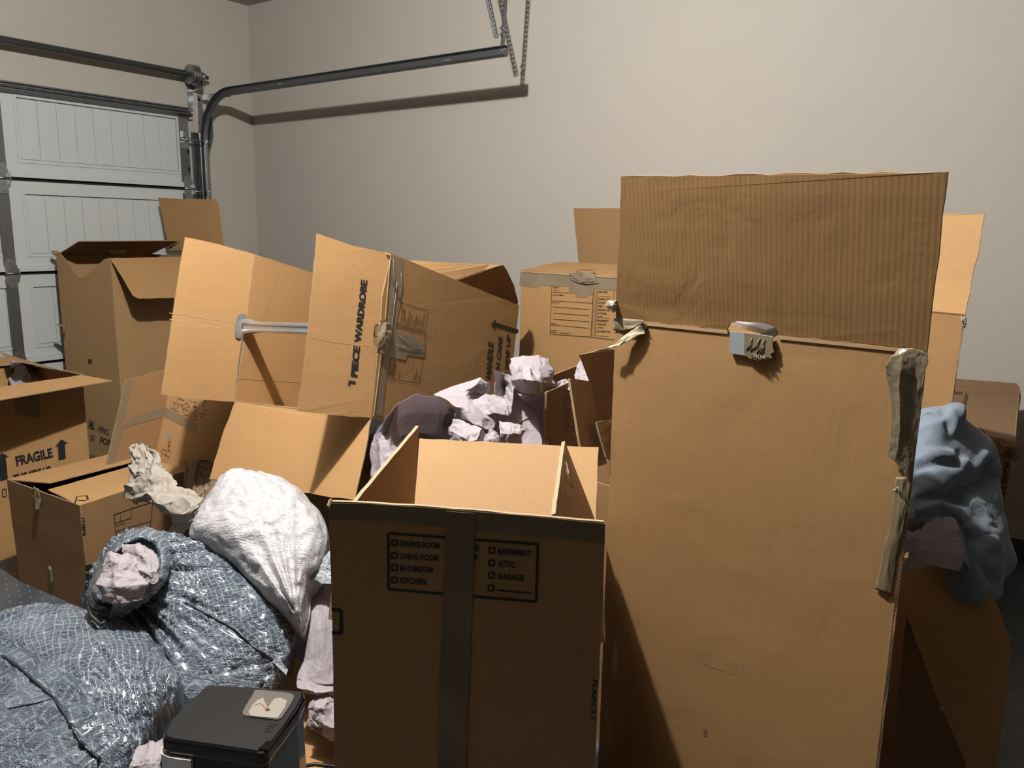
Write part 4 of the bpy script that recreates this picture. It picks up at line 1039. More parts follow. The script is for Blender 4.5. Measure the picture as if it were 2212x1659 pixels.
# ---------------------------------------------------------------- double-walled open carton, front centre
fb = root('packing_box', (1.2, 1.0, 0), 'tall double-walled open carton in front with a room checklist and tape down the middle', 'box')
c0, c1 = V((.876, .976, 0)), V((1.070, .563, 0)); nb_ = V((.906, .424, 0))
c3 = c0+nb_*.47; c2 = c1+nb_*.47-(c1-c0).normalized()*.035
z1 = .69; Z1 = V((0, 0, z1)); ZT = V((0, 0, .90)); cen = V((1.2, 1.0, .4))
cb0, cb1 = c0+V((-.004, .006, 0)), c1+V((.0, .004, 0))
bm = bmesh.new(); walls(bm, [cb0, cb1, c2, c3], [c0+Z1, c1+Z1, c2+Z1, c3+Z1], t=.007, seed=130); floor_board(bm, [cb0, cb1, c2, c3])
finish('carton_body', bm, [M_card, M_edge2], fb)
Pf2, Nf2 = plane_of(c0+ZT, c1+ZT, c0); g = lambda x, y: onp(x, y, Pf2, Nf2)
oo_ = -nb_*.0007+V((0, 0, -.0025))
board('front_flap', [c0+Z1+oo_, g(713, 1200), g(711, 1088), g(716, 1083), g(800, 1086), g(900, 1092), g(1180, 1116), g(1303, 1127), g(1307, 1132), g(1303, 1250), c1+Z1+oo_], cen, fb, .007, c1-c0, rough=.0012, seed=131, emat=M_edge2)
bt0, bt1 = at(906, 947, dep(c3+Z1)+.12), at(1293, 966, dep(c2+Z1)+.12)
board('back_flap', [c3+Z1, c2+Z1, onp(1287, 1115, c2+Z1, (bt0-c3-Z1).cross(c2-c3)), bt1, bt0], V((3, 2, .5)), fb, .007, c2-c3, rough=.0015, seed=132, mat=M_card_b, emat=M_edge2)
lt = onp(905, 920, c3+Z1, nb_); ln = at(742, 1116, dep(c0+Z1)+.03)
board('left_flap', [c0+Z1, c3+Z1, lt, ln], V((.7, 1.4, .8)), fb, .0075, c3-c0, rough=.001, seed=133, emat=M_edge2)
rt_ = at(1213, 955, 1.74); rn = c1+Z1+(rt_-c2-Z1)+nb_*.012
board('right_flap', [c1+Z1+nb_*.012, c2+Z1, rt_, rn], V((1.6, .5, .8)), fb, .0075, c2-c1, rough=.001, seed=134, emat=M_edge2)
bm = bmesh.new()
Prf, Nrf = plane_of(c2+Z1, rt_, rn); nr = Nrf if Nrf.dot(CAM-Prf) > 0 else -Nrf; h = lambda x, y, l=.003: onp(x, y, Prf+nr*l, nr)
for L_ in (((1218, 1002), (1224, 1018), (1227, 1045)), ((1222, 998), (1228, 1020), (1226, 1035)), ((1219, 1010), (1231, 1040), (1236, 1055)), ((1226, 1012), (1232, 1030), (1230, 1048))):
    add_tube(bm, [h(a, b, .004+.004*rnd.random()) for a, b in L_], .0016, 6)
finish('torn_clear_tape', bm, M_tape_c, fb)
tape_patch('edge_tape', [(712, 1087), (800, 1088), (960, 1099), (1180, 1118), (1307, 1131), (1306, 1172), (1180, 1158), (1026, 1147), (964, 1137), (820, 1124), (712, 1120)], Pf2, Nf2, fb, M_tape_d)
tape_patch('seam_tape', [(964, 1104), (1026, 1109), (1023, 1240), (1014, 1450), (1005, 1700), (944, 1700), (952, 1450), (960, 1240)], Pf2, Nf2, fb, M_tape_d, lift=.0022)
pr = Print(Pf2, Nf2, .0013)
pr.poly([(838.5, 1152), (1162, 1176), (1158, 1300), (839, 1273)], .0042)
for y, s_, w_ in ((1173, 'DINING ROOM', 86), (1200, 'LIVING ROOM', 83), (1226.5, 'BATHROOM', 71), (1253, 'KITCHEN', 56)):
    pr.box(852, y, 5.8, .0030)
    pr.text(s_, (864, y+7.5), (864+w_, y+7.5+w_*.06), (864, y-5.5), .035)
for y, s_, w_ in ((1189, 'BASEMENT', 72), (1216, 'ATTIC', 38), (1243, 'GARAGE', 56), (1270, '', 0)):
    pr.box(1062.5-(y-1189)*.02, y, 5.8, .0030)
    if s_: pr.text(s_, (1075.5, y+8), (1075.5+w_, y+8+w_*.08), (1075.7, y-5), .035)
pr.seg((1074, 1275), (1148, 1282), .0026)
pr.text('BEDROOMS', (963, 1189), (1036, 1192), (963, 1175), .035); pr.text('MASTER', (975, 1206), (1034, 1211), (975, 1195), .03); pr.text('OTHER', (975, 1223), (1024, 1227), (975, 1213), .03)
pr.poly([(716, 1317), (737, 1318), (737, 1368), (717, 1367)], .0062, False)
pr.text('PLAIN 5.1', (1280, 1468), (1276, 1553), (1290, 1469), .02)
pr.build('printed_checklist', fb, M_ink, label='black printed room checklist and PLAIN 5.1')
strip_sheet([[g(709, 1082), g(718, 1082)+V((0, 0, .004))], [g(708, 1090)-nb_*.006, g(716, 1092)-nb_*.006], [g(711, 1098)-nb_*.004, g(714, 1100)-nb_*.004]], 'frayed_corner', M_crease, fb, 3, .0018, 135)
pr = Print(Pf2, Nf2, .0006); pr.seg((1008, 1386), (1140, 1389), .0008); pr.build('pressed_crease', fb, M_crease)

# ---------------------------------------------------------------- dark cartons between the front carton and the tall one
s1 = root('moving_box', (1.95, 1.1, 0), 'small shaded carton with a faint checklist, between white paper heap and open flaps', 'box')
q0, q1 = at(1178, 848, 2.34), at(1262, 822, 2.62); q1.z = q0.z
dd_ = (q1-q0); nn2 = ray(1184, 848); nn2 = V((nn2.x, nn2.y, 0)).normalized()
cc_ = [V((p.x, p.y, 0)) for p in (q0, q1, q1+nn2*.25, q0+nn2*.25)]; tt = [V((p.x, p.y, q0.z)) for p in cc_]
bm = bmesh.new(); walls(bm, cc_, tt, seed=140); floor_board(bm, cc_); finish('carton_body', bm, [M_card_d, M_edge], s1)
Ps, Ns = plane_of(cc_[0], cc_[1], tt[0]); pr = Print(Ps, Ns, .0012)
pr.poly([(1219, 858), (1260, 850), (1260, 928), (1222, 932)], .002)
for i in range(4): pr.box(1227, 869+i*17, 4, .0018); pr.seg((1236, 872+i*17), (1256, 868+i*17), .0018)
pr.seg((1180, 950), (1189, 950), .004); pr.seg((1189, 950), (1189, 960), .004)
pr.build('printed_checklist', s1, M_ink_b)
s2 = root('packing_box', (1.8, .95, 0), 'open carton squeezed against the tall box, one flap with a pressed handle slot', 'box')
k0, k1, k2, k3 = at(1232, 1015, 2.12), at(1325, 1030, 2.02), at(1345, 1000, 2.28), at(1262, 985, 2.36)
zk = .72; cc_ = [V((p.x, p.y, 0)) for p in (k0, k1, k2, k3)]; tt = [V((p.x, p.y, zk)) for p in cc_]
bm = bmesh.new(); walls(bm, cc_, tt, seed=143); finish('carton_body', bm, [M_card_d, M_edge], s2)
board('handle_flap', [at(1231, 817, 2.13), at(1276, 823, 2.26), at(1293, 915, 2.25), at(1311, 1002, 2.24), at(1262, 1016, 2.11)], V((2.6, 1.2, .7)), s2, .006, V((0, 0, 1)), rough=.001, seed=144, mat=M_card_t)
Ph, Nh = plane_of(at(1231, 817, 2.13), at(1276, 823, 2.26), at(1262, 1016, 2.11)); pr = Print(Ph, Nh, .0025)
pr.poly(catmull([(1254, 884), (1260, 877), (1267, 884), (1274, 930), (1272, 939), (1265, 936)], 4), .0014); pr.build('handle_perforation', s2, M_crease)
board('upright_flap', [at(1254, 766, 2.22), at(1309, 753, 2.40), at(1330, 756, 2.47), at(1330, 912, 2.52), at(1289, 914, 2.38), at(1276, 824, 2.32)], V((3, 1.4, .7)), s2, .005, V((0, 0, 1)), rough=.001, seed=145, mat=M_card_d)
board('lower_flap', [at(1289, 912, 2.16), at(1330, 905, 2.24), at(1330, 1000, 2.22), at(1310, 988, 2.17)], V((3, 1.4, .7)), s2, .005, V((0, 0, 1)), seed=146, mat=M_card_t)
for i, (rows, sd) in enumerate((([[(1200, 826, 2.5), (1222, 818, 2.52), (1236, 822, 2.5)], [(1198, 850, 2.5), (1218, 845, 2.48), (1238, 850, 2.48)]], 3), ([[(1255, 772, 2.6), (1266, 792, 2.58), (1276, 812, 2.55)], [(1240, 812, 2.58), (1252, 812, 2.54), (1274, 826, 2.5)], [(1236, 830, 2.55), (1250, 832, 2.5), (1274, 836, 2.5)]], 8))):
    o = sheet('packing_paper', px_grid(rows), None, 4, .014, sd, M_paper); tag(o, ('small crumple of white paper on the shaded checklist carton', 'torn white paper tip beside the dark upright flap')[i], 'paper')

# ---------------------------------------------------------------- white packing paper heap
def wad(name, outline, plane, front, back, label, mat, seed=0, rings=5, per=1, levels=3, amp=.03, floor=.003, pw=.6, decay=.5):
    bm = blob_bm(outline, plane, front, back, rings=rings, per=per, power=pw, wr=.0, seed=seed, floor=floor)
    rr = random.Random(seed)
    for v in bm.verts: v.co += V((rr.gauss(0, 1), rr.gauss(0, 1), rr.gauss(0, 1)))*amp*.45
    bmesh.ops.triangulate(bm, faces=bm.faces); fractal(bm, levels, amp*.5, seed+1, decay)
    for v in bm.verts: v.co.z = max(v.co.z, floor or -9)
    bmesh.ops.triangulate(bm, faces=bm.faces); sharpen(bm, .5)
    o = finish(name, bm, mat, smooth=True)
    tag(o, label, 'paper'); return o
def pl3(a, b, c): return plane_of(at(*a), at(*b), at(*c))
GP = 'white packing paper in the heap behind the front carton'
wad('crumpled_paper', [(850, 1010), (880, 960), (960, 930), (1060, 880), (1120, 850), (1178, 870), (1185, 980), (1190, 1100), (1180, 1300), (1080, 1440), (960, 1440), (880, 1300), (850, 1120)], pl3((850, 1000, 2.35), (1180, 900, 2.45), (1000, 1150, 2.25)), .08, .25, 'shadowed mauve wad of crumpled paper low in the heap, behind the front carton', M_paper, 3, amp=.03)
def paper(rows, label, seed, amp=.012, levels=4, mat=M_paper, decay=.42):
    o = sheet('packing_paper', px_grid(rows), None, levels, amp, seed, mat, decay=decay); tag(o, label, 'paper'); return o
# big curled sheet at the left of the heap: shaded hollow, lit outer skirt
paper([[(832, 905, 2.06), (858, 872, 2.06), (900, 850, 2.10), (950, 856, 2.18), (985, 884, 2.26)],
       [(824, 935, 2.10), (858, 905, 2.20), (902, 890, 2.30), (948, 892, 2.36), (982, 912, 2.36)],
       [(830, 965, 2.14), (862, 945, 2.28), (905, 935, 2.40), (945, 940, 2.46), (980, 950, 2.44)],
       [(842, 1000, 2.16), (875, 985, 2.30), (910, 980, 2.42), (945, 985, 2.50), (985, 985, 2.50)]], 'large curled sheet with a shaded hollow at the left of the paper heap', 11, .006)
paper([[(833, 903, 2.07), (842, 896, 2.06), (852, 884, 2.06), (862, 870, 2.08)],
       [(808, 940, 2.16), (826, 938, 2.10), (842, 930, 2.08), (856, 915, 2.10)],
       [(798, 980, 2.16), (820, 975, 2.08), (842, 965, 2.07), (868, 950, 2.12)],
       [(800, 1032, 2.12), (824, 1020, 2.05), (852, 1000, 2.05), (884, 985, 2.10)]], 'brightly lit skirt of white paper hanging left of the shaded hollow', 12, .006)
paper([[(958, 856, 2.28), (1011, 860, 2.30), (1036, 872, 2.32), (1070, 894, 2.34)],
       [(983, 878, 2.18), (1010, 885, 2.17), (1040, 900, 2.19), (1073, 910, 2.26)],
       [(981, 902, 2.22), (1015, 910, 2.15), (1042, 922, 2.16), (1064, 934, 2.20)],
       [(985, 915, 2.30), (1015, 925, 2.22), (1042, 935, 2.22), (1060, 942, 2.26)]], 'brightly lit fold of paper right of the shaded hollow', 14, .005)
paper([[(936, 853, 2.36), (985, 832, 2.40), (1038, 815, 2.42), (1059, 830, 2.42)],
       [(958, 860, 2.30), (998, 848, 2.34), (1032, 828, 2.38), (1057, 842, 2.44)],
       [(975, 868, 2.26), (1009, 862, 2.30), (1024, 845, 2.44), (1056, 858, 2.46)],
       [(1000, 885, 2.36), (1020, 880, 2.38), (1040, 870, 2.42), (1060, 875, 2.44)]], 'long white sheet sloping up across the middle of the paper heap', 15, .005)
paper([[(1067, 799, 2.34), (1085, 805, 2.42), (1114, 817, 2.38)], [(1069, 825, 2.38), (1088, 830, 2.48), (1109, 842, 2.34)],
       [(1067, 850, 2.36), (1086, 858, 2.42), (1107, 872, 2.31)], [(1072, 890, 2.32), (1085, 895, 2.34), (1098, 906, 2.27)]], 'upright white sheet left of the tall twisted crumple', 19, .006)
paper([[(1018, 862, 2.34), (1050, 850, 2.36), (1092, 862, 2.36)], [(1020, 874, 2.27), (1055, 870, 2.27), (1099, 882, 2.29)], [(1048, 897, 2.25), (1075, 894, 2.22), (1100, 902, 2.26)]], 'finely crinkled paper in the middle of the heap', 20, .010)
paper([[(1102, 775, 2.45), (1130, 768, 2.45), (1165, 767, 2.46), (1185, 775, 2.48)],
       [(1100, 790, 2.38), (1130, 795, 2.34), (1165, 800, 2.36), (1197, 800, 2.44)],
       [(1104, 820, 2.36), (1130, 820, 2.30), (1165, 825, 2.32), (1201, 830, 2.42)],
       [(1110, 850, 2.38), (1135, 850, 2.32), (1165, 855, 2.34), (1196, 845, 2.44)]], 'tall twisted crumple of white paper topping the heap', 23, .008)
paper([[(1112, 800, 2.34), (1128, 786, 2.31), (1146, 795, 2.29), (1150, 812, 2.30)],
       [(1108, 822, 2.33), (1130, 818, 2.27), (1152, 822, 2.26), (1168, 826, 2.30)],
       [(1118, 846, 2.35), (1138, 850, 2.30), (1158, 848, 2.29), (1172, 850, 2.33)]], 'rounded fold of paper on the front of the tall crumple', 27, .006)
paper([[(978, 905, 2.2), (1010, 915, 2.16), (1040, 925, 2.15), (1060, 945, 2.18)],
       [(968, 930, 2.2), (1000, 945, 2.12), (1030, 950, 2.12), (1052, 960, 2.15)],
       [(972, 955, 2.2), (1000, 975, 2.14), (1028, 975, 2.14), (1048, 975, 2.15)]], 'small crumple of paper just above the front carton back flap', 31, .009)
paper([[(1078, 910, 2.15), (1100, 912, 2.13), (1125, 918, 2.13), (1143, 930, 2.15)],
       [(1080, 935, 2.12), (1100, 938, 2.10), (1122, 938, 2.11), (1132, 935, 2.13)],
       [(1080, 960, 2.14), (1098, 960, 2.12), (1112, 962, 2.13), (1120, 960, 2.15)]], 'stiff white paper corner pointing right above the back flap', 35, .006)
paper([[(1040, 930, 2.2), (1060, 925, 2.18), (1075, 935, 2.18)], [(1036, 955, 2.16), (1058, 950, 2.13), (1078, 952, 2.14)], [(1030, 980, 2.15), (1058, 980, 2.14), (1080, 980, 2.15)]], 'knotted little crumple between the folded sheet and the stiff corner', 39, .012)

# ---------------------------------------------------------------- paper fall and floor card left of the front carton
cardf = root('flat_cardboard', (1.3, 1.6, 0), 'flattened piece of cardboard on the floor between bread machine and front carton', 'cardboard')
board('flat_panel', [onz(520, 1480, .004), onz(640, 1420, .004), onz(740, 1500, .004), onz(800, 1659, .004), onz(800, 1760, .004), onz(600, 1760, .004)], V((1.3, 1.6, -1)), cardf, .004, seed=150)
paper([[(672, 1290, 2.30), (700, 1265, 2.30), (730, 1262, 2.34), (770, 1260, 2.4)],
       [(664, 1365, 2.22), (700, 1350, 2.20), (735, 1350, 2.24), (775, 1350, 2.3)],
       [(655, 1430, 2.18), (695, 1420, 2.14), (735, 1425, 2.18), (775, 1430, 2.25)],
       [(641, 1465, 2.14), (680, 1478, 2.10), (730, 1478, 2.12), (775, 1480, 2.2)]], 'smooth white sheet falling beside the front carton, above the lower crumples', 51, .006)
paper([[(641, 1466, 2.14), (675, 1470, 2.12), (740, 1475, 2.15)], [(642, 1486, 2.10), (680, 1496, 2.07), (740, 1492, 2.1)], [(660, 1498, 2.12), (690, 1505, 2.1), (740, 1505, 2.15)]], 'turned-up hem of paper under the smooth white sheet', 53, .008)
paper([[(686, 1505, 2.12), (705, 1498, 2.1), (740, 1500, 2.12)], [(664, 1530, 2.08), (695, 1530, 2.04), (740, 1530, 2.08)], [(662, 1560, 2.06), (698, 1562, 2.02), (742, 1560, 2.05)], [(690, 1580, 2.05), (712, 1600, 2.04), (745, 1590, 2.05)]], 'lowest crumple of white paper beside the bread machine', 57, .016)
paper([[(700, 1185, 2.5), (720, 1170, 2.55), (760, 1165, 2.6)], [(690, 1240, 2.42), (716, 1230, 2.45), (760, 1225, 2.5)], [(676, 1300, 2.36), (705, 1300, 2.35), (760, 1300, 2.4)]], 'creased white paper behind the scrap of blue bag', 61, .014)
fbits = sheet('blue_bag_scrap', px_grid([[(712, 1190, 2.3), (740, 1185, 2.3)], [(690, 1225, 2.26), (740, 1225, 2.26)], [(668, 1250, 2.25), (740, 1262, 2.22)]]), None, 5, .014, 63, M_bag); tag(fbits, 'end of a pale blue bag poking out beside the front carton', 'bag')
cbl = bmesh.new(); add_tube(cbl, [onz(640, 1657, .008), onz(680, 1650, .008), onz(720, 1655, .008), onz(760, 1662, .008)], .0042, 8); add_tube(cbl, [onz(700, 1657, .006), onz(730, 1664, .006), onz(760, 1672, .006)], .002, 6)
tag(finish('power_cord', cbl, M_rubber), 'black cord lying on the flattened cardboard', 'cord')

# cream paper over the small carton
kp = root('packing_paper', (1.75, 2.6, .3), 'cream crumpled packing paper draped over the corner of the PLAIN 3.1 carton', 'paper')
sheet('paper_sheet', px_grid([[(285, 960, 2.62), (300, 962, 2.62), (318, 968, 2.62)], [(285, 1000, 2.60), (312, 1000, 2.58), (345, 985, 2.58)], [(278, 1035, 2.58), (310, 1030, 2.52), (352, 1012, 2.52)],
      [(268, 1075, 2.56), (315, 1065, 2.44), (375, 1035, 2.48)], [(300, 1085, 2.52), (350, 1090, 2.40), (405, 1055, 2.44)], [(345, 1105, 2.50), (400, 1110, 2.38), (440, 1075, 2.42)], [(370, 1130, 2.50), (410, 1128, 2.40), (456, 1090, 2.44)]]), kp, 4, .020, 71, M_paper_w, decay=.5)
sheet('paper_tail', px_grid([[(375, 1128, 2.5), (400, 1120, 2.46), (430, 1122, 2.45)], [(362, 1150, 2.5), (384, 1140, 2.47), (410, 1135, 2.46)], [(360, 1168, 2.5), (372, 1172, 2.48), (384, 1160, 2.48)]]), kp, 4, .012, 73, M_paper_w)
paper([[(452, 1052, 2.9), (475, 1042, 2.9), (498, 1050, 2.95)], [(446, 1080, 2.8), (472, 1075, 2.76), (500, 1070, 2.85)], [(440, 1105, 2.75), (465, 1100, 2.72), (498, 1095, 2.8)], [(430, 1125, 2.7), (460, 1120, 2.68), (495, 1120, 2.78)]], 'brown crumpled paper between cream paper and white bag', 77, .016, 4, M_paper_k)
wad('crumpled_paper', [(405, 1015), (455, 1000), (500, 1040), (510, 1120), (450, 1180), (395, 1120)], pl3((405, 1015, 3.1), (510, 1050, 3.1), (450, 1180, 2.9)), .05, .1, 'dark brown wad in the gap under the tilted flap', M_paper_k, 79, amp=.025, floor=.003)

# ---------------------------------------------------------------- bags
def bag(name, outline, plane, front, back, mat, label, **k):
    bm = blob_bm(outline, plane, front, back, **k)
    bvh = BVHTree.FromBMesh(bm)
    r = root(name, sum((v.co for v in bm.verts), V((0, 0, 0)))/len(bm.verts), label, 'bag'); r.location.z = 0
    finish('bag_body', bm, mat, r, smooth=True); return r, bvh
wb, wbv = bag('trash_bag', [(508, 1042), (565, 1042), (618, 1052), (662, 1085), (700, 1130), (714, 1185), (700, 1240), (672, 1280), (668, 1330), (655, 1370), (628, 1350), (575, 1305), (520, 1250), (470, 1215), (415, 1178), (432, 1130), (470, 1080)],
    pl3((508, 1042, 2.52), (712, 1180, 2.38), (640, 1360, 2.20)), .15, .12, M_bagw, 'full white plastic bag leaning between the cartons', wr=.012, wscale=6, seed=2, power=.55, per=9,
    pleats=((655, 1368, .016, 7, .20), (540, 1030, .008, 6, .14)))
b1, b1v = bag('trash_bag', [(262, 1176), (232, 1210), (206, 1262), (192, 1296), (200, 1338), (245, 1372), (300, 1405), (352, 1448), (385, 1505), (430, 1570), (520, 1570), (590, 1510), (625, 1450), (637, 1385), (625, 1335), (590, 1290), (540, 1245), (480, 1200), (420, 1172), (350, 1158), (300, 1156)],
    pl3((300, 1155, 2.38), (630, 1380, 2.24), (430, 1540, 2.12)), .12, .18, M_bag, 'blue-grey patterned bag with its mouth open on white paper, behind the bread machine', wr=.014, wscale=7, seed=5, per=8,
    pleats=((262, 1255, .022, 11, .30), (610, 1440, .010, 8, .16)))
b2, b2v = bag('trash_bag', [(-80, 1450), (-40, 1392), (25, 1358), (105, 1349), (190, 1350), (262, 1368), (318, 1405), (368, 1452), (398, 1514), (380, 1548), (350, 1580), (325, 1625), (290, 1690), (150, 1780), (0, 1760), (-90, 1620)],
    pl3((100, 1350, 2.22), (400, 1515, 2.02), (150, 1700, 1.80)), .15, .14, M_bag, 'blue-grey patterned bag lying nearest, lower left corner', wr=.014, wscale=7, seed=9, per=8,
    pleats=((345, 1640, .022, 12, .22), (-60, 1420, .012, 8, .25)))
def seam(name, bvh, pxs, parent, r=.004, mat=M_bag):
    pts = surf_pts(bvh, dense(pxs, 7), .002)
    if len(pts) > 2:
        rr = random.Random(len(pts))
        bm = bmesh.new(); add_tube(bm, pts, r, 6, radii=[r*rr.uniform(.5, 1.2) for _ in pts]); finish(name, bm, mat, parent, smooth=True)
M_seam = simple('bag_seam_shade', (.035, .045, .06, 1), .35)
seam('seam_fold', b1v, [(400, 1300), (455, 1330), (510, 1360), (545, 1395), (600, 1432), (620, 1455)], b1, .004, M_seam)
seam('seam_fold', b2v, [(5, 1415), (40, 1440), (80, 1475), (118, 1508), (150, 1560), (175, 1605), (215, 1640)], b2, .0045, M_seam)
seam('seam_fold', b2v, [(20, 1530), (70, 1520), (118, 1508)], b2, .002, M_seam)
seam('seam_fold', wbv, [(672, 1282), (668, 1330), (655, 1366)], wb, .003, M_bagw)
bm = bmesh.new(); add_prism(bm, [at(597, 1418, 2.12), at(622, 1448, 2.10), at(618, 1458, 2.09), at(588, 1428, 2.12)], FWD*.003); finish('bag_corner', bm, M_bag, b1)
# open mouth of the middle bag: dark throat, gathered rim, black drawstring
rim = catmull([(346, 1205), (338, 1176), (306, 1162), (268, 1176), (236, 1212), (214, 1258), (214, 1298), (240, 1312), (280, 1302), (322, 1272), (344, 1238)], 6)
Pm, Nm = pl3((300, 1160, 2.24), (345, 1230, 2.16), (225, 1305, 2.10)); nm = Nm if Nm.dot(CAM-Pm) > 0 else -Nm
bm = bmesh.new(); add_prism(bm, [onp(x, y, Pm, Nm) for x, y in rim], -nm*.02); finish('bag_throat', bm, M_bag, b1)
bm = bmesh.new(); rr = random.Random(4); rim2 = rim+[rim[0]]
grid = []
for k, (x, y) in enumerate(rim2):
    cxm, cym = 280, 1236; dx, dy = x-cxm, y-cym; a = .006*abs(math.sin(k*.83))+.003
    row = []
    for f_, l_ in ((.90, -.006), (.97, .018), (1.05, .022), (1.17, .010), (1.32, -.015)):
        row.append(onp(cxm+dx*f_*(1+.012*math.sin(k*.9)), cym+dy*f_*(1+.012*math.cos(k*1.1)), Pm+nm*(l_+a*(1 if f_ > .93 else 0)), nm))
    grid.append(row)
grid[-1] = grid[0]
R = [[bm.verts.new(p) for p in row] for row in grid[:-1]]; R.append(R[0]); uvl = bm.loops.layers.uv.verify()
for r0, r1 in zip(R, R[1:]):
    for i in range(4):
        f = bm.faces.new([r0[i], r0[i+1], r1[i+1], r1[i]])
        for l in f.loops: l[uvl].uv = ((l.vert.co-Pm).dot(RGT), (l.vert.co-Pm).dot(UPV))
bmesh.ops.subdivide_edges(bm, edges=bm.edges[:], cuts=1, use_grid_fill=True, smooth=1)
for v in bm.verts: v.co += V((rr.gauss(0, .0012),)*3)
finish('bag_rim', bm, M_bag, b1, smooth=True)
bm = bmesh.new()
for L_ in (((190, 1290), (200, 1312), (222, 1322), (236, 1316)), ((188, 1300), (196, 1330), (218, 1350), (228, 1342)), ((200, 1282), (212, 1300), (240, 1308))): add_tube(bm, [onp(a, b, Pm+nm*.03, nm) for a, b in L_], .0055, 7)
finish('drawstring', bm, M_rubber, b1)
def inpaper(rows, label, seed, amp):
    o = sheet('packing_paper', px_grid(rows), None, 4, amp, seed, M_paper); tag(o, label, 'paper')
inpaper([[(230, 1196, 2.10), (262, 1198, 2.08), (296, 1205, 2.10)], [(222, 1230, 2.07), (255, 1230, 2.04), (302, 1240, 2.07)], [(206, 1262, 2.04), (250, 1268, 2.01), (322, 1262, 2.05)], [(222, 1302, 2.03), (255, 1304, 2.02), (308, 1296, 2.05)]], 'front white paper crumple spilling from the open patterned bag', 81, .012)
inpaper([[(262, 1176, 2.17), (298, 1172, 2.17), (328, 1188, 2.16)], [(266, 1205, 2.14), (305, 1200, 2.11), (342, 1208, 2.12)], [(288, 1235, 2.10), (312, 1235, 2.07), (342, 1236, 2.10)], [(298, 1270, 2.08), (318, 1268, 2.06), (334, 1262, 2.08)]], 'rear white paper crumple inside the open patterned bag', 83, .012)
inpaper([[(300, 1610, 1.78), (325, 1600, 1.77), (350, 1595, 1.77)], [(285, 1640, 1.72), (318, 1640, 1.70), (350, 1635, 1.72)], [(270, 1675, 1.70), (310, 1680, 1.68), (350, 1680, 1.70)]], 'pinkish paper at the mouth of the nearest bag, next to the bread machine', 85, .010)

# ---------------------------------------------------------------- bread machine
bmk = root('bread_machine', (.94, 1.35, 0), 'black bread machine with a clear lid window and steel side panel', 'bread machine')
ZL = .325
lid = [(462, 1478), (560, 1484), (648, 1491), (657, 1494), (658, 1504), (645, 1530), (620, 1566), (594, 1600), (580, 1620), (572, 1626), (558, 1627), (470, 1614), (364, 1599), (352, 1594), (350, 1584), (358, 1568), (392, 1528), (438, 1486), (448, 1479)]
L3 = [onz(x, y, ZL) for x, y in lid]; cen2 = sum(L3, V((0, 0, 0)))/len(L3)
def ringpoly(k, z): return [V((cen2.x+(p.x-cen2.x)*k, cen2.y+(p.y-cen2.y)*k, z)) for p in L3]
def loft(bm, rings, cap=True):
    RR = [[bm.verts.new(p) for p in r_] for r_ in rings]; n = len(RR[0])
    for r0, r1 in zip(RR, RR[1:]):
        for k in range(n): bm.faces.new([r0[k], r0[(k+1) % n], r1[(k+1) % n], r1[k]])
    if cap:
        for r_ in (RR[0], RR[-1]):
            for T in tessellate_polygon([[v.co for v in r_]]): bm.faces.new([r_[i] for i in T])
    bmesh.ops.recalc_face_normals(bm, faces=bm.faces)
M_lid = simple('lid_satin_black', (.013, .013, .014, 1), .5, spec=.3, bump=.12, bscale=500)
M_gloss = simple('gloss_black', (.008, .008, .010, 1), .08, bump=.03, bscale=20)
M_steel = simple('brushed_steel', (.80, .76, .74, 1), .45, .75)
bm = bmesh.new(); loft(bm, [ringpoly(.99, .295), ringpoly(1.0, .300), ringpoly(1.0, ZL-.008), ringpoly(.985, ZL-.002), ringpoly(.96, ZL)]); finish('lid_rim', bm, M_gloss, bmk, smooth=False)
bm = bmesh.new(); loft(bm, [ringpoly(.945, ZL-.001), ringpoly(.94, ZL+.0015)]); lidp = finish('lid_panel', bm, M_lid, bmk)
bm = bmesh.new(); loft(bm, [ringpoly(.97, .0), ringpoly(1.0, .03), ringpoly(.985, .16), ringpoly(.965, .294)]); finish('body', bm, M_gloss, bmk)
# steel panel wrapping the near left side
fl_, fr_ = V(ringpoly(1.0, 0)[12]), V(ringpoly(1.0, 0)[11])
pa_, pb_ = L3[12], L3[12].lerp(L3[11], .46); d_ = V((pb_.x-pa_.x, pb_.y-pa_.y, 0)).normalized(); nst = V((d_.y, -d_.x, 0))
if nst.dot(CAM-pa_) < 0: nst = -nst
bm = bmesh.new(); cols_ = [V((L3[14].x, L3[14].y, 0))-d_*.004, V((L3[13].x, L3[13].y, 0))-d_*.005+nst*.003, V((pa_.x, pa_.y, 0))+nst*.005, V((pa_.x, pa_.y, 0)).lerp(V((pb_.x, pb_.y, 0)), .5)+nst*.0065, V((pb_.x, pb_.y, 0))+nst*.005]
back_ = [p-nst*.012 for p in cols_]
add_prism(bm, [p+V((0, 0, .29)) for p in cols_+back_[::-1]], (0, 0, -.27)); finish('steel_panel', bm, M_steel, bmk, label='brushed steel corner panel')
